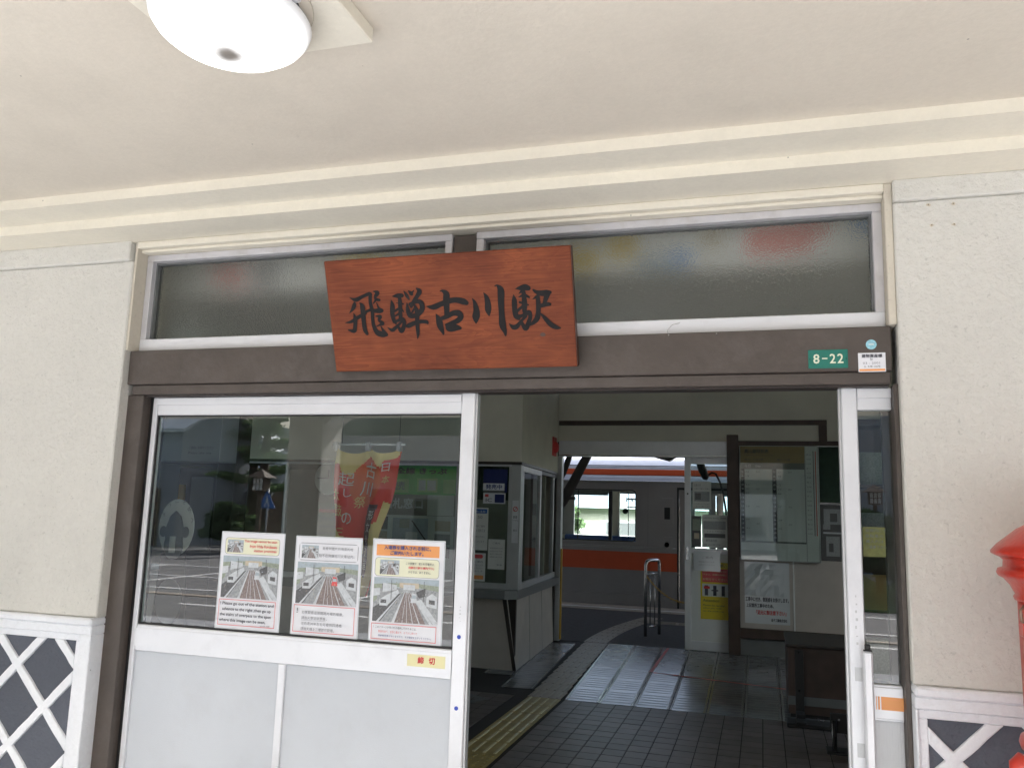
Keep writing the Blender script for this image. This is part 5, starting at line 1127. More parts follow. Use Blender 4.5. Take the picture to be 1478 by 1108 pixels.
fpoly(oval(-3.13, 1.36, .062, .075), 'counter_top', .6185, 'face'); fpoly([(-3.155, 1.32), (-3.115, 1.32), (-3.115, 1.41), (-3.155, 1.41)], 'paper_old', .6165, 'face_card', .001)
fpoly(oval(-3.13, 1.06, .085, .12), 'counter_top', .6175, 'belly'); fpoly([(-3.22, .78), (-3.20, .78), (-3.19, .92), (-3.22, .92)], 'red', .6172, 'red_trim'); fpoly([(-3.06, .78), (-3.03, .78), (-3.03, .92), (-3.06, .92)], 'red', .6172, 'red_trim')
for k, ch in enumerate('ようこそ駅へ'):
    a = R(160-k*28); me, x0, x1, y0, y1 = text_mesh(ch, 'ink_grey'); me = me.copy()
    T = Matrix.Translation((-3.125+.092*math.cos(a), .6235, 1.47+.125*math.sin(a))) @ Matrix.Rotation(-(a-R(90)), 4, 'Y') @ Matrix.Rotation(R(90), 4, 'X') @ Matrix.Scale(.032, 4)
    me.transform(T); c = sum((v.co for v in me.vertices), Vector())/len(me.vertices); me.transform(Matrix.Translation(-c)); o = bpy.data.objects.new('lettering', me); C.objects.link(o); o.parent = fg; o.location = c-wloc(fg)

# bunting board behind the transoms, seen blurred through the pebbled glass
bt = thing('hall_banner', 'long pale banner with coloured pictures blurred behind the transom glass', 'banner', (-1.2, .45, 2.72))
box('cloth', -3.6, 1.2, .42, .425, 2.715, 2.92, 'white', bt, 0); M = frame_M((-3.6, .4195, 2.72))
random.seed(11); pol = []
for (x, w_, y_, h_, m_) in ((.75, .2, .05, .15, 'pale_red'), (1.0, .15, .02, .2, 'print_grey'), (1.5, .25, .1, .12, 'pale_yellow'), (2.7, .18, .02, .14, 'pale_yellow'), (2.92, .14, .08, .16, 'pale_yellow'), (3.05, .22, .0, .10, 'print_sky'), (3.20, .12, .03, .08, 'pale_blue'), (3.35, .10, .12, .1, 'print_tan'), (3.55, .28, .06, .16, 'pale_red'), (3.8, .1, .13, .1, 'pale_red'), (4.0, .14, .16, .09, 'pale_blue'), (4.12, .1, .1, .12, 'print_tan'), (4.25, .2, .05, .17, 'print_grey'), (4.42, .08, .06, .14, 'ink_grey')):
    pol.append((rrect(x, y_*.8, x+w_, y_*.8+h_*.8, .03), m_))
flat(bt, M, pol)
for x in (-3.5, 1.1): link(MB().tube([(x, .42, 2.9), (x, .42, 3.42)], .002, 4), 'cord', 'black', bt)
for t_i, (s_) in enumerate(()): pass
ir = box('hall_ledge', -2.98, .69, .20, .34, 2.24, 2.30, 'inner_plaster', None, 0); tag(ir, 'pale inner ledge above the doors inside the hall', 'ledge')

# railing and chain at the platform exit
RL = thing('railing', 'small stainless steel hoop railing in the platform exit', 'railing', (-1.47, 8.35, 0))
for off in (0, .07): pass
link(MB().tube([(-1.53, 8.23, 0), (-1.53, 8.23, .94), (-1.515, 8.25, .985), (-1.49, 8.30, 1.0), (-1.40, 8.48, 1.0), (-1.385, 8.51, .985), (-1.38, 8.52, .94), (-1.38, 8.52, 0)], .021, 10), 'hoop', 'steel', RL)
for k in range(2): x, y = -1.48+.05*k, 8.33+.09*k; link(MB().tube([(x, y, .12), (x, y, .82)], .009, 6), 'bar', 'steel', RL)
link(MB().tube([(-1.53, 8.23, .82), (-1.38, 8.52, .82)], .014, 8), 'cross_bar', 'steel', RL); link(MB().tube([(-1.53, 8.23, .12), (-1.38, 8.52, .12)], .012, 8), 'cross_bar', 'steel', RL)
CHN = thing('chain', 'yellow plastic chain sagging from the hoop railing to the door leaf', 'chain', (-1.25, 8.0, .7))
P0, P1 = Vector((-1.52, 8.22, .80)), Vector((-.93, 7.42, .55)); NL = 26
lk = MB(); 
ring = [(.024*math.cos(a*math.pi/5), 0, .012*math.sin(a*math.pi/5)) for a in range(10)]
lk.tube(ring+[ring[0]], .0042, 5, False); lm = lk.mesh('link', 'chain_yellow')
for i in range(NL):
    t0 = (i+.5)/NL; p = P0.lerp(P1, t0); p.z -= .16*4*t0*(1-t0)*.5
    dz = (P1-P0).z/NL-.32*(1-2*t0)/NL; d = Vector(((P1-P0).x/NL, (P1-P0).y/NL, dz)).normalized()
    o = bpy.data.objects.new('link', lm); C.objects.link(o); o.parent = CHN; o.location = p-wloc(CHN); o.rotation_mode = 'QUATERNION'
    o.rotation_quaternion = Vector((1, 0, 0)).rotation_difference(d) @ Quaternion((1, 0, 0), R(90)*(i % 2))

t, M = sheet('notice', 'olive yellow notice taped behind the narrow right door pane', 'notice', .358, .435, 1.476, 1.584, .062, 'olive_paper')
rows_text(t, M, [('駅構内にて', .01, .09, .07, .012), ('自転車の', .01, .07, .06, .012), ('乗入れは', .01, .05, .06, .012), ('ご遠慮下さい', .01, .03, .07, .012)], 'ink_grey')
rk = thing('backdrop_rack', 'tall dark brown rack added as a backdrop to darken the narrow right door pane', 'rack', (1.15, 3.1, 0))  # added dark backdrop, keeps the view through the pane dim
box('back_panel', .64, 1.70, 3.20, 3.23, 0, 2.35, 'wood_brown', rk, .003); box('side_panel', .62, .64, 2.90, 3.23, 0, 2.36, 'dark_brown', rk, .002); box('side_panel', 1.70, 1.72, 2.90, 3.23, 0, 2.36, 'dark_brown', rk, .002)
for z in (.12, .55, .98, 1.41, 1.84, 2.27): box('shelf', .64, 1.70, 2.92, 3.20, z, z+.02, 'dark_brown', rk, .002)
for i, z in enumerate((.14, .57, 1.0, 1.43, 1.86)): box('leaflet_row', .68, 1.64, 3.12, 3.15, z, z+.24, ('print_grey', 'print_green', 'tan_print')[i % 3], rk, .001)

# ================================================================== PLATFORM AND TRACKS
TYs = 11.90                                   # side of the train
pf = struct(box('platform', -60, 40, 7.36, 11.72, -.9, 0, 'asphalt', bev=0), 'dark asphalt platform beyond the hall')
struct(box('platform_edge', -60, 40, 11.42, 11.80, -.14, .012, 'edge_stone', bev=.006), 'pale worn stone edge of the platform')
wl = MB()
for i in range(120): wl.box(-18+i*.30+.004, -18+(i+1)*.30-.004, 11.02, 11.32, .0005, .006)
o = link(wl, 'edge_guide_strip', 'tactile_beige', pf); o['kind'] = 'stuff'
wp = MB().box(-60, 40, 11.34, 11.41, .0005, .005); link(wp, 'white_line', 'road_paint', pf)
for j in range(10):
    y = 7.52+j*.30; x = -2.05+.012*j*j*.35
    put(meshes['tactile_beige'], 'guide_tile', x, y, 0, pf, R(-3*j*.5))
for j in range(5): put(meshes['tactile_beige'], 'guide_tile', -1.70+j*.30, 9.78-j*.01, 0.0005, pf, R(90))
struct(box('track_bed', -200, 200, 11.8, 23, -1.3, -.95, 'gravel', bev=0), 'ballast of the tracks')
rl = MB()
for y in (12.86, 13.93, 17.2, 18.27): rl.box(-150, 150, y-.035, y+.035, -.95, -.80)
struct(link(rl, 'rail', 'rail_steel'), 'rusty rails of two tracks')
o = box('platform_face', -60, 40, 11.72, 11.78, -.95, -.141, 'edge_stone', None, 0); struct(o)
struct(box('ground', -700, 700, 23, 900, -1.3, -.4, 'grass', bev=0), 'grassy ground beyond the tracks')

# platform canopy
CN = thing('platform_canopy', 'platform canopy roof on dark iron brackets before the train', 'canopy', (-6, 9.2, 0))
box('canopy_roof', -60, 40, 7.45, 11.6, 3.05, 3.14, 'canopy_iron', CN, 0)
for x in (-2.93, 5.0, -9.5):
    box('column', x-.07, x+.07, 8.43, 8.57, 0, 3.05, 'canopy_iron', CN, .005)
    b = MB(); b.tube([(x+.05, 8.5, 1.66), (x+.16, 8.5, 1.78), (x+.30, 8.5, 2.03), (x+.44, 8.5, 2.30), (x+.60, 8.5, 2.60), (x+.85, 8.5, 3.05)], [.075, .08, .075, .07, .066, .06], 8); link(b, 'brace', 'canopy_iron', CN)
    b = MB(); b.tube([(x+.04, 8.5, 1.98), (x+.16, 8.5, 2.18), (x+.24, 8.5, 2.40), (x+.30, 8.5, 2.9)], .045, 8); link(b, 'brace', 'canopy_iron', CN)
    b = MB(); b.tube([(x+.02, 8.5, 2.2), (x+.07, 8.5, 2.5), (x+.08, 8.5, 2.9)], .035, 8); link(b, 'brace', 'canopy_iron', CN)
    b = MB().box(x+.2, x+.34, 8.45, 8.55, 1.80, 1.84); link(b, 'bracket_foot', 'canopy_iron', CN)
hb2 = MB(); hb2.prism([(-1.53, 9.2, 2.47), (-1.32, 9.2, 2.42), (-1.14, 9.2, 2.53), (-1.14, 9.2, 3.05), (-1.53, 9.2, 3.05)], (0, .15, 0)); link(hb2, 'hanging_box', 'canopy_iron', CN)
tk = MB()
for i in range(28): tk.box(-3.02+0, -2.985, 8.43, 8.44, .15+i*.06, .18+i*.06)
link(tk, 'warning_wrap', 'chain_yellow', CN)
mr = thing('curve_mirror', 'black loudspeaker shell on a gooseneck arm behind the glazed leaf', 'loudspeaker', (-.5, 8.2, 0))
link(MB().tube([(-.42, 8.2, .0), (-.46, 8.2, 1.7), (-.50, 8.2, 1.95), (-.535, 8.2, 2.08), (-.59, 8.2, 2.19), (-.64, 8.2, 2.205), (-.69, 8.2, 2.17)], .014, 8), 'gooseneck', 'black', mr)
link(MB().tube([(-.82, 8.2, 2.42), (-.80, 8.2, 2.34), (-.765, 8.2, 2.24), (-.72, 8.2, 2.13), (-.70, 8.2, 2.11)], [.035, .05, .058, .045, .012], 14), 'shell', 'black', mr)
box('base', -.52, -.32, 8.1, 8.3, 0, .03, 'black', mr)

# ================================================================== TRAIN
TR = thing('train', 'stainless steel railcar with orange stripes standing at the platform', 'train', (-3, TYs+1.4, -.95))
S_ = 1.0
wins = [(-14.2, -12.6), (-11.9, -10.3), (-9.6, -8.0), (-7.3, -5.7), (-3.62, -2.20), (1.4, 3.0)]
doors = [(-1.43, -.13), (-21.5, -20.2), (4.1, 5.4)]
wz0, wz1 = 1.13, 2.06
def side(Y0, Y1, ws, ds, name):
    """one long side with window and door openings left open, butted panels"""
    segs = sorted([(a, b, 'w') for a, b in ws]+[(a, b, 'd') for a, b in ds]); x = -24
    mb = MB()
    def col(a, b, z0, z1):
        if b > a: mb.box(a, b, Y0, Y1, z0, z1)
    for a, b, k in segs:
        col(x, a, -.28, 2.22)
        col(a, b, 2.06 if k == 'w' else 2.06, 2.22); col(a, b, -.28, wz0 if k == 'w' else -.02); x = b
    col(x, 7, -.28, 2.22)
    return link(mb, name, 'train_steel', TR)
side(TYs, TYs+.07, wins, doors, 'side_panel'); side(TYs+2.73, TYs+2.8, [(-3.95, -3.1), (-2.95, -2.05), (-14, -12.6), (-9, -7.5), (-7, -5.5), (1.5, 3)], [(-1.35, .0)], 'side_panel')
# roof: side leans in above the cant rail
r_ = MB()
sec = [(0, 2.222), (.03, 2.29), (.055, 2.335), (.075, 2.445), (.11, 2.52), (.30, 2.66), (.7, 2.74), (1.4, 2.76), (2.1, 2.74), (2.5, 2.66), (2.69, 2.52), (2.8, 2.222)]
for i in range(len(sec)-1):
    (a, z0), (b, z1) = sec[i], sec[i+1]; r_.quad((-24, TYs+a, z0), (7, TYs+a, z0), (7, TYs+b, z1), (-24, TYs+b, z1))
    r_.cm = 0
link(r_, 'roof', 'train_roof', TR)
st_ = MB().prism([(-24, TYs+.047, 2.3365), (-24, TYs+.069, 2.442), (-24, TYs+.075, 2.441), (-24, TYs+.053, 2.335)], (31, 0, 0)); link(st_, 'upper_stripe', 'train_orange', TR)
st_ = MB().box(-24, 7, TYs-.012, TYs+.02, 2.214, 2.232, .003); link(st_, 'gutter', 'steel', TR)
st_ = MB().box(-24, 7, TYs+.072, TYs+.085, 2.50, 2.515); link(st_, 'gutter', 'grey_tape', TR)
for a, b in ((-24, -21.5), (-20.2, -1.43), (-.13, 4.1), (5.4, 7)):
    box('lower_stripe', a, b, TYs-.003, TYs-.0005, .63, .95, 'train_orange', TR, 0)
    gr = MB()
    for z in (1.02, 1.045, .20): gr.box(a, b, TYs-.004, TYs-.0005, z, z+.006)
    link(gr, 'bead', 'steel', TR)
for a, b in wins:
    f = MB(); t_ = .022
    rr = [(x, z) for x, z in rrect(a-.004, wz0-.004, b+.004, wz1+.004, .075, 5)]; ri = [(x, z) for x, z in rrect(a+.012, wz0+.012, b-.012, wz1-.012, .065, 5)]
    n = len(rr)
    for i in range(n):
        j = (i+1) % n; f.quad((rr[i][0], TYs-.006, rr[i][1]), (rr[j][0], TYs-.006, rr[j][1]), (ri[j][0], TYs-.006, ri[j][1]), (ri[i][0], TYs-.006, ri[i][1]))
        f.quad((ri[i][0], TYs-.006, ri[i][1]), (ri[j][0], TYs-.006, ri[j][1]), (ri[j][0], TYs+.05, ri[j][1]), (ri[i][0], TYs+.05, ri[i][1]))
        f.quad((rr[j][0], TYs-.006, rr[j][1]), (rr[i][0], TYs-.006, rr[i][1]), (rr[i][0], TYs-.0, rr[i][1]), (rr[j][0], TYs-.0, rr[j][1]))
    w_ = link(f, 'window_frame', 'rubber', TR)
    mu = b-(.47 if b == -2.20 else (b-a)/2); box('window_mullion', mu-.034, mu+.034, TYs-.004, TYs+.05, wz0+.02, wz1-.02, 'rubber', TR, 0)
    box('window_pane', a+.01, b-.01, TYs+.03, TYs+.034, wz0+.005, wz1-.005, 'train_glass', TR, 0)
    if b == -2.20:
        box('window_bar', mu-.62, mu-.60, TYs+.035, TYs+.05, wz0+.02, wz1-.02, 'rubber', TR, 0); box('shade_strip', a+.01, mu-.05, TYs+.04, TYs+.052, wz1-.11, wz1-.02, 'grey_tape', TR, 0)  # dark strip at the window top stands in for the shaded cabin ceiling
for a, b in doors:
    for x0, x1 in ((a+.01, (a+b)/2-.006), ((a+b)/2+.006, b-.01)):
        mb = MB(); mb.box(x0, x1, TYs+.03, TYs+.06, -.02, 1.05); mb.box(x0, x1, TYs+.03, TYs+.06, 1.98, 2.06); mb.box(x0, x0+.12, TYs+.03, TYs+.06, 1.05, 1.98); mb.box(x1-.12, x1, TYs+.03, TYs+.06, 1.05, 1.98)
        d_ = link(mb, 'door', 'train_steel', TR); box('door_pane', x0+.12, x1-.12, TYs+.043, TYs+.047, 1.05, 1.98, 'train_glass', d_, 0)
    ds_ = MB(); ds_.box(a-.03, a+.005, TYs-.006, TYs, -.02, 2.08); ds_.box(b-.005, b+.03, TYs-.006, TYs, -.02, 2.08); ds_.box(a-.03, b+.03, TYs-.006, TYs, 2.08, 2.12); link(ds_, 'door_seal', 'rubber', TR)
for x_ in (-5.2, -3.85, -1.98, -10.1, .6):
    box('panel_seam', x_-.003, x_+.003, TYs-.002, TYs-.0003, -.26, .62, 'grey_tape', TR, 0); box('panel_seam', x_-.003, x_+.003, TYs-.002, TYs-.0003, 1.06, 2.2, 'grey_tape', TR, 0)
# equipment panels beside the door
box('switch_panel', -1.74, -1.53, TYs-.006, TYs-.0005, 1.46, 1.93, 'train_steel', TR, .002); box('panel_window', -1.685, -1.585, TYs-.008, TYs-.0062, 1.55, 1.76, 'black', TR, 0)
box('lock_plate', -1.70, -1.55, TYs-.006, TYs-.0005, 1.0, 1.24, 'train_steel', TR, .002); link(MB().lathe((-1.64, TYs-.006, 1.10), [(.0001, -.03), (.03, -.028), (.045, 0)][::-1], 16, True, 'y'), 'lock_cover', 'steel', TR)
box('underframe', -24, 7, TYs+.1, TYs+2.7, -.75, -.281, 'black', TR, 0)
for x in (-16, -13.8, -2.5, -.4, 2): 
    for yy_ in (12.86, 13.93): link(MB().tube([(x, yy_-.06, -.38), (x, yy_+.06, -.38)], .42, 24), 'wheel', 'black', TR)
# inside
box('cabin_floor', -24, 7, TYs+.07, TYs+2.73, -.02, .12, 'panel_beige', TR, 0); box('cabin_ceiling', -24, 7, TYs+.07, TYs+2.73, 2.14, 2.20, 'train_inside', TR, 0)
box('inner_lining', -24, -1.45, TYs+2.66, TYs+2.729, .12, wz0+.02, 'train_inside', TR, 0)
box('partition', -4.25, -4.2, TYs+.6, TYs+2.6, .12, 2.1, 'train_inside', TR, 0)
for x in (-3.05,): box('inner_pillar', x-.10, x+.12, TYs+2.60, TYs+2.728, wz0+.02, 2.1, 'train_inside', TR, .01)
for k in range(3): 
    x = -9+k*1.9
for x in (-3.2,): 
    s_ = box('seat', -4.1, -2.3, TYs+2.0, TYs+2.6, .5, .58, 'seat_blue', TR, .02); box('seat_back', -4.1, -2.3, TYs+2.5, TYs+2.65, .58, 1.16, 'seat_blue', TR, .02)
link(MB().tube([(-2.66, TYs+1.9, 1.93), (-1.6, TYs+1.9, 1.93)], .016, 8), 'grab_rail', 'rubber', TR); link(MB().tube([(-2.66, TYs+1.9, 1.77), (-1.6, TYs+1.9, 1.77)], .011, 8), 'grab_rail', 'rubber', TR)
for k in range(5): link(MB().tube([(-2.60+k*.10, TYs+1.5, 1.95), (-2.60+k*.11, TYs+1.5, 1.87)], .014, 6), 'strap_ring', 'rubber', TR)
link(MB().lathe((-2.58, TYs+1.2, 1.68), [(.0001, -.02), (.055, -.02), (.055, .02), (.0001, .02)], 16, False, 'y'), 'round_mirror', 'black', TR); link(MB().tube([(-2.52, TYs+1.2, 1.2), (-2.52, TYs+1.2, 2.1)], .008, 6), 'pole', 'steel', TR)

# far side of the line
fb_ = thing('station_fence', 'pale corrugated fence on the far side of the tracks', 'fence', (-6, 19.6, -.9))
for i in range(24): box('fence_panel', -30+i*1.6+.01, -30+(i+1)*1.6-.01, 19.55+.02*(i % 2), 19.60+.02*(i % 2), -.95, 1.05, 'house_white', fb_, 0)
for i in range(25): box('post', -30+i*1.6-.04, -30+i*1.6+.04, 19.62, 19.7, -.95, 1.15, 'aluminium_dull', fb_, 0)

# ------------------------------------------------------------------ houses
def house(name, label, cat, x0, x1, y0, y1, ze, zr, wall, roof, front=1, nwin=3, floors=2, axis='x', grp=None, oh=.5, z0=-.02):
    """gabled house: walls, roof slabs with eaves, windows with frame and pane on the side facing the station"""
    t = thing(name, label, cat, ((x0+x1)/2, (y0+y1)/2, z0), group=grp)
    box('wall', x0, x1, y0, y1, z0, ze, wall, t, 0)
    xm, ym = (x0+x1)/2, (y0+y1)/2; th = .14; r = MB()
    if axis == 'x':
        g = MB(); g.prism([(x0+.01, y0, ze), (x0+.01, y1, ze), (x0+.01, ym, zr)], (x1-x0-.02, 0, 0)); link(g, 'gable', wall, t)
        k = (zr-ze)/(ym-y0)
        r.prism([(x0-oh, y0-oh, ze-oh*k), (x0-oh, ym, zr), (x0-oh, ym, zr+th), (x0-oh, y0-oh, ze-oh*k+th)], (x1-x0+2*oh, 0, 0)); r.prism([(x0-oh, y1+oh, ze-oh*k), (x0-oh, ym, zr), (x0-oh, ym, zr+th), (x0-oh, y1+oh, ze-oh*k+th)], (x1-x0+2*oh, 0, 0))
    else:
        g = MB(); g.prism([(x0, y0+.01, ze), (x1, y0+.01, ze), (xm, y0+.01, zr)], (0, y1-y0-.02, 0)); link(g, 'gable', wall, t)
        k = (zr-ze)/(xm-x0)
        r.prism([(x0-oh, y0-oh, ze-oh*k), (xm, y0-oh, zr), (xm, y0-oh, zr+th), (x0-oh, y0-oh, ze-oh*k+th)], (0, y1-y0+2*oh, 0)); r.prism([(x1+oh, y0-oh, ze-oh*k), (xm, y0-oh, zr), (xm, y0-oh, zr+th), (x1+oh, y0-oh, ze-oh*k+th)], (0, y1-y0+2*oh, 0))
    link(r, 'roof', roof, t)
    yw = y1 if front > 0 else y0; s_ = 1 if front > 0 else -1
    hgt = (ze-z0)/floors
    for f in range(floors):
        for i in range(nwin):
            cx = x0+(x1-x0)*(i+.5)/nwin; zc = z0+hgt*(f+.55)
            if f == 0 and i == nwin//2:
                box('door', cx-.6, cx+.6, yw, yw+s_*.06, z0, z0+2.1, 'timber', t, 0); continue
            w_ = box('window', cx-.65, cx+.65, yw, yw+s_*.06, zc-.55, zc+.55, 'aluminium_dull', t, 0)
            p_ = box('pane', cx-.58, cx+.58, yw+s_*.061, yw+s_*.065, zc-.48, zc+.48, 'print_dark', w_, 0)
    return t
# across the square, reflected in the door glass
house('town_building', 'long low building with a big dark tiled roof across the square', 'building', -24.0, -9.5, -41, -34, 3.75, 5.35, 'house_beige', 'roof_tile', 1, 6, 1)
house('house', 'white two-storey house with a pale metal roof behind the pines', 'house', -31.5, -25.0, -39, -33, 3.9, 5.9, 'house_white', 'roof_pale', 1, 3, 2, 'y')
house('house', 'low timber house with a pale roof glimpsed between pine branches', 'house', -24.6, -19.8, -31, -27, 2.3, 3.8, 'timber', 'roof_pale', 1, 3, 1)
house('house', 'tall grey-blue house reflected in the narrow right door pane', 'house', 2.9, 9.0, -27, -20.5, 6.2, 8.6, 'house_grey', 'roof_tile', 1, 3, 2)
house('house', 'beige shop house at the middle of the far street side', 'house', -8.5, -2.5, -40, -33, 5.4, 7.4, 'house_beige', 'roof_tile', 1, 3, 2)
house('house', 'white house with dark roof left of the tall grey one', 'house', -1.5, 2.2, -36, -29, 4.6, 6.4, 'house_white', 'roof_tile', 1, 2, 2, 'y')
house('house', 'wide white house at the far left end of the square', 'house', -48, -36, -30, -22, 5.0, 7.6, 'house_white', 'roof_tile', 1, 4, 2)
house('shed', 'bus shelter with a bright sloping roof left of the pines', 'shelter', -23.3, -20.6, -27.0, -22.4, 4.3, 5.5, 'house_grey', 'roof_pale', 1, 1, 1, 'x', None, .3)
# beyond the train
house('house', 'white gabled house with brown roof beyond the tracks', 'house', -13.5, -7.6, 26, 33, 1.9, 2.9, 'house_white', 'roof_tile', -1, 3, 1, 'x', None, .5, -.4)
house('warehouse', 'long white warehouse beyond the tracks to the right', 'building', -6.2, 14, 25, 34, 1.9, 2.7, 'house_white', 'roof_pale', -1, 6, 1, 'x', None, .5, -.4)

# ------------------------------------------------------------------ trees
def leaf_cloud(mb, cx, cy, cz, rx, ry, rz, n, size, rng):
    for _ in range(n):
        while True:
            p = Vector((rng.uniform(-1, 1), rng.uniform(-1, 1), rng.uniform(-1, 1)))
            if p.length <= 1: break
        p = Vector((cx+p.x*rx, cy+p.y*ry, cz+p.z*rz)); s = size*rng.uniform(.6, 1.4)
        u = Vector((rng.uniform(-1, 1), rng.uniform(-1, 1), rng.uniform(-.6, .6))).normalized(); v = u.orthogonal().normalized(); v.rotate(Quaternion(u, rng.uniform(0, 6.28)))
        mb.quad(p-u*s, p-v*s*.45, p+u*s, p+v*s*.45)
def tree(name, label, cat, x, y, h, spread, kind, z0=-.02, seed=0, pine=True, grp=None):
    rng = random.Random(seed); t = thing(name, label, cat, (x, y, z0), group=grp)
    lean = rng.uniform(-.4, .4); tk = [(x, y, z0), (x+lean*.3, y, z0+h*.3), (x-lean*.2, y+.1, z0+h*.6), (x+lean*.4, y, z0+h*.92)]
    link(MB().tube(tk, [h*.032, h*.026, h*.018, h*.006], 10), 'trunk', 'bark', t)
    cr = MB(); br_ = MB()
    nb = 15 if pine else 10
    for i in range(nb):
        f = .28+.70*i/nb; a = i*2.4+rng.uniform(-.4, .4); l = spread*(1.12-f*.85)*rng.uniform(.7, 1.1)
        base = Vector((x+lean*.2*f, y, z0+h*f)); tip = base+Vector((math.cos(a)*l, math.sin(a)*l, h*.03))
        br_.tube([base, base.lerp(tip, .5)+Vector((0, 0, h*.02)), tip], [h*.010, h*.007, h*.003], 5)
        for k in range(3 if pine else 4):
            q = base.lerp(tip, .45+.27*k)+Vector((rng.uniform(-.2, .2), rng.uniform(-.2, .2), .08)); r0 = spread*rng.uniform(.20, .32)
            leaf_cloud(cr, q.x, q.y, q.z, r0*1.25, r0*1.25, r0*(.28 if pine else .8), 240, .075 if pine else .10, rng)
    leaf_cloud(cr, x+lean*.4, y, z0+h*.95, spread*.3, spread*.3, spread*.2, 260, .08, rng)
    link(br_, 'branch', 'bark', t); link(cr, 'crown', kind, t); return t
tree('pine_tree', 'broad garden pine reflected beside the porch column', 'tree', -17.5, -23.2, 7.2, 1.75, 'leaf_mid', seed=3, grp=None)
tree('pine_tree', 'taller layered pine farther back across the square', 'tree', -20.0, -26.2, 7.4, 1.7, 'leaf_dark', seed=5)
tree('garden_bush', 'round green shrub at the foot of the reflected pines', 'bush', -16.9, -20.6, 1.5, .8, 'leaf_mid', seed=9, pine=False)
tree('garden_bush', 'dark clipped bush below the right stone lantern', 'bush', 2.35, -15.6, 1.75, .62, 'leaf_dark', seed=12, pine=False)
tree('broadleaf_tree', 'light green tree beyond the tracks behind the train window', 'tree', -6.6, 23.6, 3.0, 1.0, 'leaf_light', z0=-.4, seed=14, pine=False)
tree('broadleaf_tree', 'bushy green tree beyond the fence left of the train window', 'tree', -11.5, 24.2, 3.3, 1.6, 'leaf_light', z0=-.4, seed=15, pine=False)

rng = random.Random(4); fl_ = MB()
for _ in range(900):
    x, y = rng.uniform(1.3, 6), rng.uniform(-19, -13.8); leaf_cloud(fl_, x, y, .10, .12, .12, .12, 3, .05, rng)
o = link(fl_, 'ground_cover', 'leaf_light'); o['kind'] = 'stuff'; o['label'] = 'low leafy planting in the bed by the square'

# ------------------------------------------------------------------ lantern posts, crossing sign
def lantern(label, x, y, zt, s=1.0):
    t = thing('lantern_post', label, 'lantern', (x, y, 0)); h = zt
    box('post', x-.05*s, x+.05*s, y-.05*s, y+.05*s, -.02, h-.55*s, 'timber', t, 0)
    b = box('lantern_box', x-.15*s, x+.15*s, y-.15*s, y+.15*s, h-.53*s, h-.22*s, 'lantern_paper', t, 0)
    g = MB()
    for dx in (-.15, -.05, .05, .15): g.box(x+dx*s-.010, x+dx*s+.010, y-.17*s, y+.17*s, h-.54*s, h-.21*s)
    for dz in (-.54, -.38, -.22): g.box(x-.165*s, x+.165*s, y-.165*s, y+.165*s, h+dz*s, h+dz*s+.02)
    link(g, 'lattice', 'timber', t)
    r = MB(); a = .29*s; r.v += [(x-a, y-a, h-.20*s), (x+a, y-a, h-.20*s), (x+a, y+a, h-.20*s), (x-a, y+a, h-.20*s), (x, y, h+.02*s)]
    for q in ((3, 2, 1, 0), (0, 1, 4), (1, 2, 4), (2, 3, 4), (3, 0, 4)): r.face(list(q))
    link(r, 'lantern_roof', 'timber', t)
lantern('timber street lantern with a small roof reflected above the bush', 2.33, -16.0, 2.41, .78)
lantern('timber street lantern with a small roof reflected before the pines', -15.5, -19.98, 2.70, 1.25)
cs = thing('crossing_sign', 'blue triangular pedestrian crossing sign reflected left of the porch column', 'road sign', (-15.25, -20, 0))
link(MB().tube([(-15.25, -20.04, -.02), (-15.25, -20.04, 2.1)], .03, 8), 'post', 'aluminium_dull', cs)
link(MB().prism([(-15.58, -20, 1.48), (-14.92, -20, 1.48), (-15.25, -20, 2.06)], (0, .02, 0)), 'plate', 'sign_blue', cs)
wf = MB(); Y_ = -19.977
for pts_ in ([(-15.25, 1.80), (-15.22, 1.86), (-15.25, 1.90), (-15.28, 1.86)], [(-15.27, 1.79), (-15.21, 1.79), (-15.19, 1.66), (-15.28, 1.66)], [(-15.28, 1.66), (-15.24, 1.66), (-15.32, 1.53), (-15.36, 1.53)], [(-15.23, 1.66), (-15.19, 1.66), (-15.12, 1.53), (-15.16, 1.53)]):
    wf.prism([(a, Y_, b) for a, b in pts_], (0, .002, 0))
link(wf, 'walking_figure', 'white', cs)

# ------------------------------------------------------------------ red pillar postbox
PB = thing('pillar_postbox', 'round red pillar postbox cut by the right edge of the photo', 'postbox', (.935, -.42, 0))
c_ = (.935, -.42, 0)
link(MB().lathe(c_, [(.0001, 1.655), (.05, 1.653), (.12, 1.635), (.19, 1.595), (.245, 1.548), (.262, 1.528), (.262, 1.520), (.25, 1.513), (.238, 1.508)][::-1], 56), 'cap', 'post_red', PB)
link(MB().lathe(c_, [(.205, 1.382), (.208, 1.392), (.203, 1.40), (.215, 1.425), (.232, 1.445), (.245, 1.452), (.250, 1.462), (.246, 1.474), (.232, 1.479), (.230, 1.500), (.238, 1.508)], 56), 'collar', 'post_red', PB)
link(MB().lathe(c_, [(.235, .0), (.235, .12), (.215, .14), (.205, .16), (.198, .40), (.198, 1.38)], 56), 'body', 'post_red', PB)
link(MB().lathe(c_, [(.20, .95), (.212, .955), (.216, .97), (.212, .985), (.20, .99)], 56), 'ring', 'post_red', PB)
hs = MB(); hs.tube([(.728, -.50, 1.375), (.716, -.505, 1.36), (.718, -.505, 1.33), (.728, -.50, 1.325)], .004, 6); link(hs, 'hasp', 'rail_steel', PB)
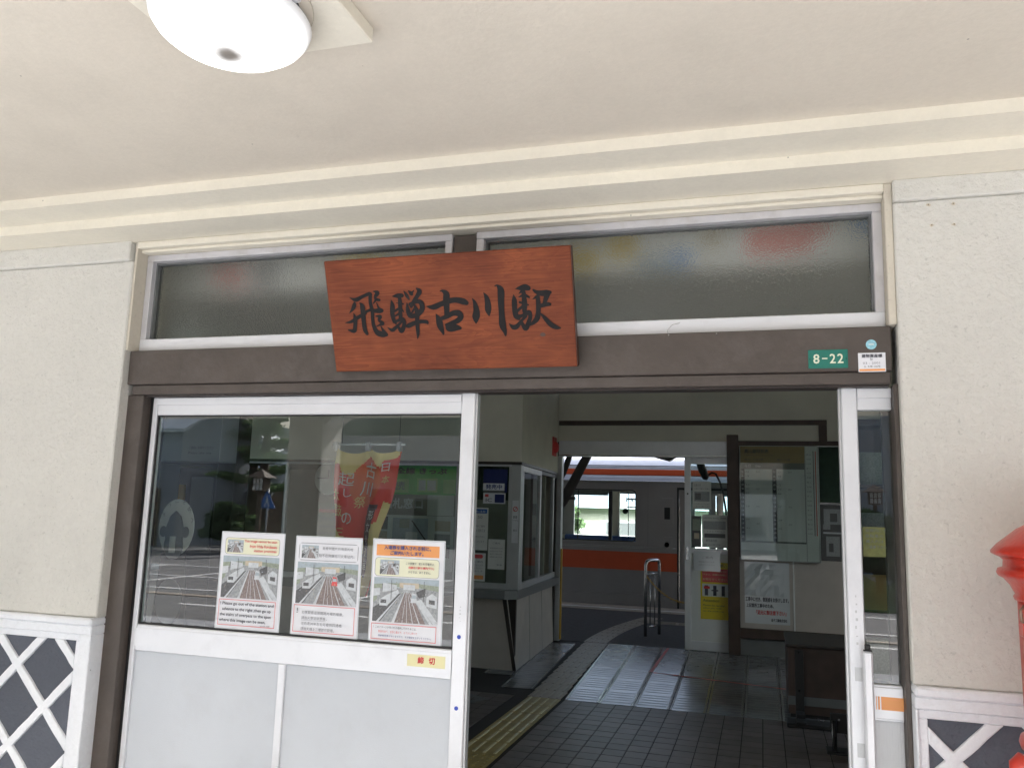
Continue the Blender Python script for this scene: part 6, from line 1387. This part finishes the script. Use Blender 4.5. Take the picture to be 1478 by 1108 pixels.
link(MB().box(.717, .748, -.52, -.47, 1.285, 1.325, .004), 'hinge_plate', 'post_red', PB); link(MB().box(.724, .75, -.52, -.47, 1.235, 1.278, .004), 'hinge_plate', 'post_red', PB)
box('slot_hood', .80, 1.07, -.66, -.60, 1.22, 1.30, 'post_red', PB, .006)
text(PB, '郵便', frame_M((.84, -.655, 1.05)), 0, 0, .18, .08, 'paper')
link(MB().tube([(.715, -.44, .83), (.712, -.44, .86), (.712, -.44, .92), (.722, -.44, .945)], [.03, .034, .034, .02], 10), 'side_lug', 'post_red', PB)

# ------------------------------------------------------------------ hills
def ridge(name, label, y, prof, depth, z0=-2, seed=1):
    rng = random.Random(seed); mb = MB(); n = len(prof); xs = []
    X0, X1 = prof[0][0], prof[-1][0]; N = 260
    def H(x):
        for i in range(n-1):
            if prof[i][0] <= x <= prof[i+1][0]:
                t = (x-prof[i][0])/(prof[i+1][0]-prof[i][0]); t = t*t*(3-2*t); return prof[i][1]*(1-t)+prof[i+1][1]*t
        return prof[-1][1]
    rows = 10; idx = []
    for r_i in range(rows+1):
        f = r_i/rows; row = []
        for i in range(N+1):
            x = X0+(X1-X0)*i/N; z = z0+(H(x)-z0)*math.sin(f*math.pi/2)+(rng.uniform(-1, 1)*1.4 if r_i else 0)*(f)
            row.append(len(mb.v)); mb.v.append((x, y+(depth if y > 0 else -depth)*f, z))
        idx.append(row)
    for r_i in range(rows):
        for i in range(N): mb.face([idx[r_i][i], idx[r_i][i+1], idx[r_i+1][i+1], idx[r_i+1][i]], True)
    return struct(link(mb, name, 'forest'), label)
ridge('hill', 'wooded mountain ridge across the town', -330, [(-1200, 70), (-420, 66), (-300, 50), (-264, 47), (-250, 50), (-228, 58), (-200, 69), (-150, 92), (-60, 112), (60, 130), (300, 120), (700, 90), (1200, 60)], 120)
ridge('hill', 'wooded mountain ridge behind the tracks', 420, [(-1200, 60), (-700, 45), (-500, 14), (-200, 12), (0, 12), (300, 20), (1200, 60)], 160, seed=2)
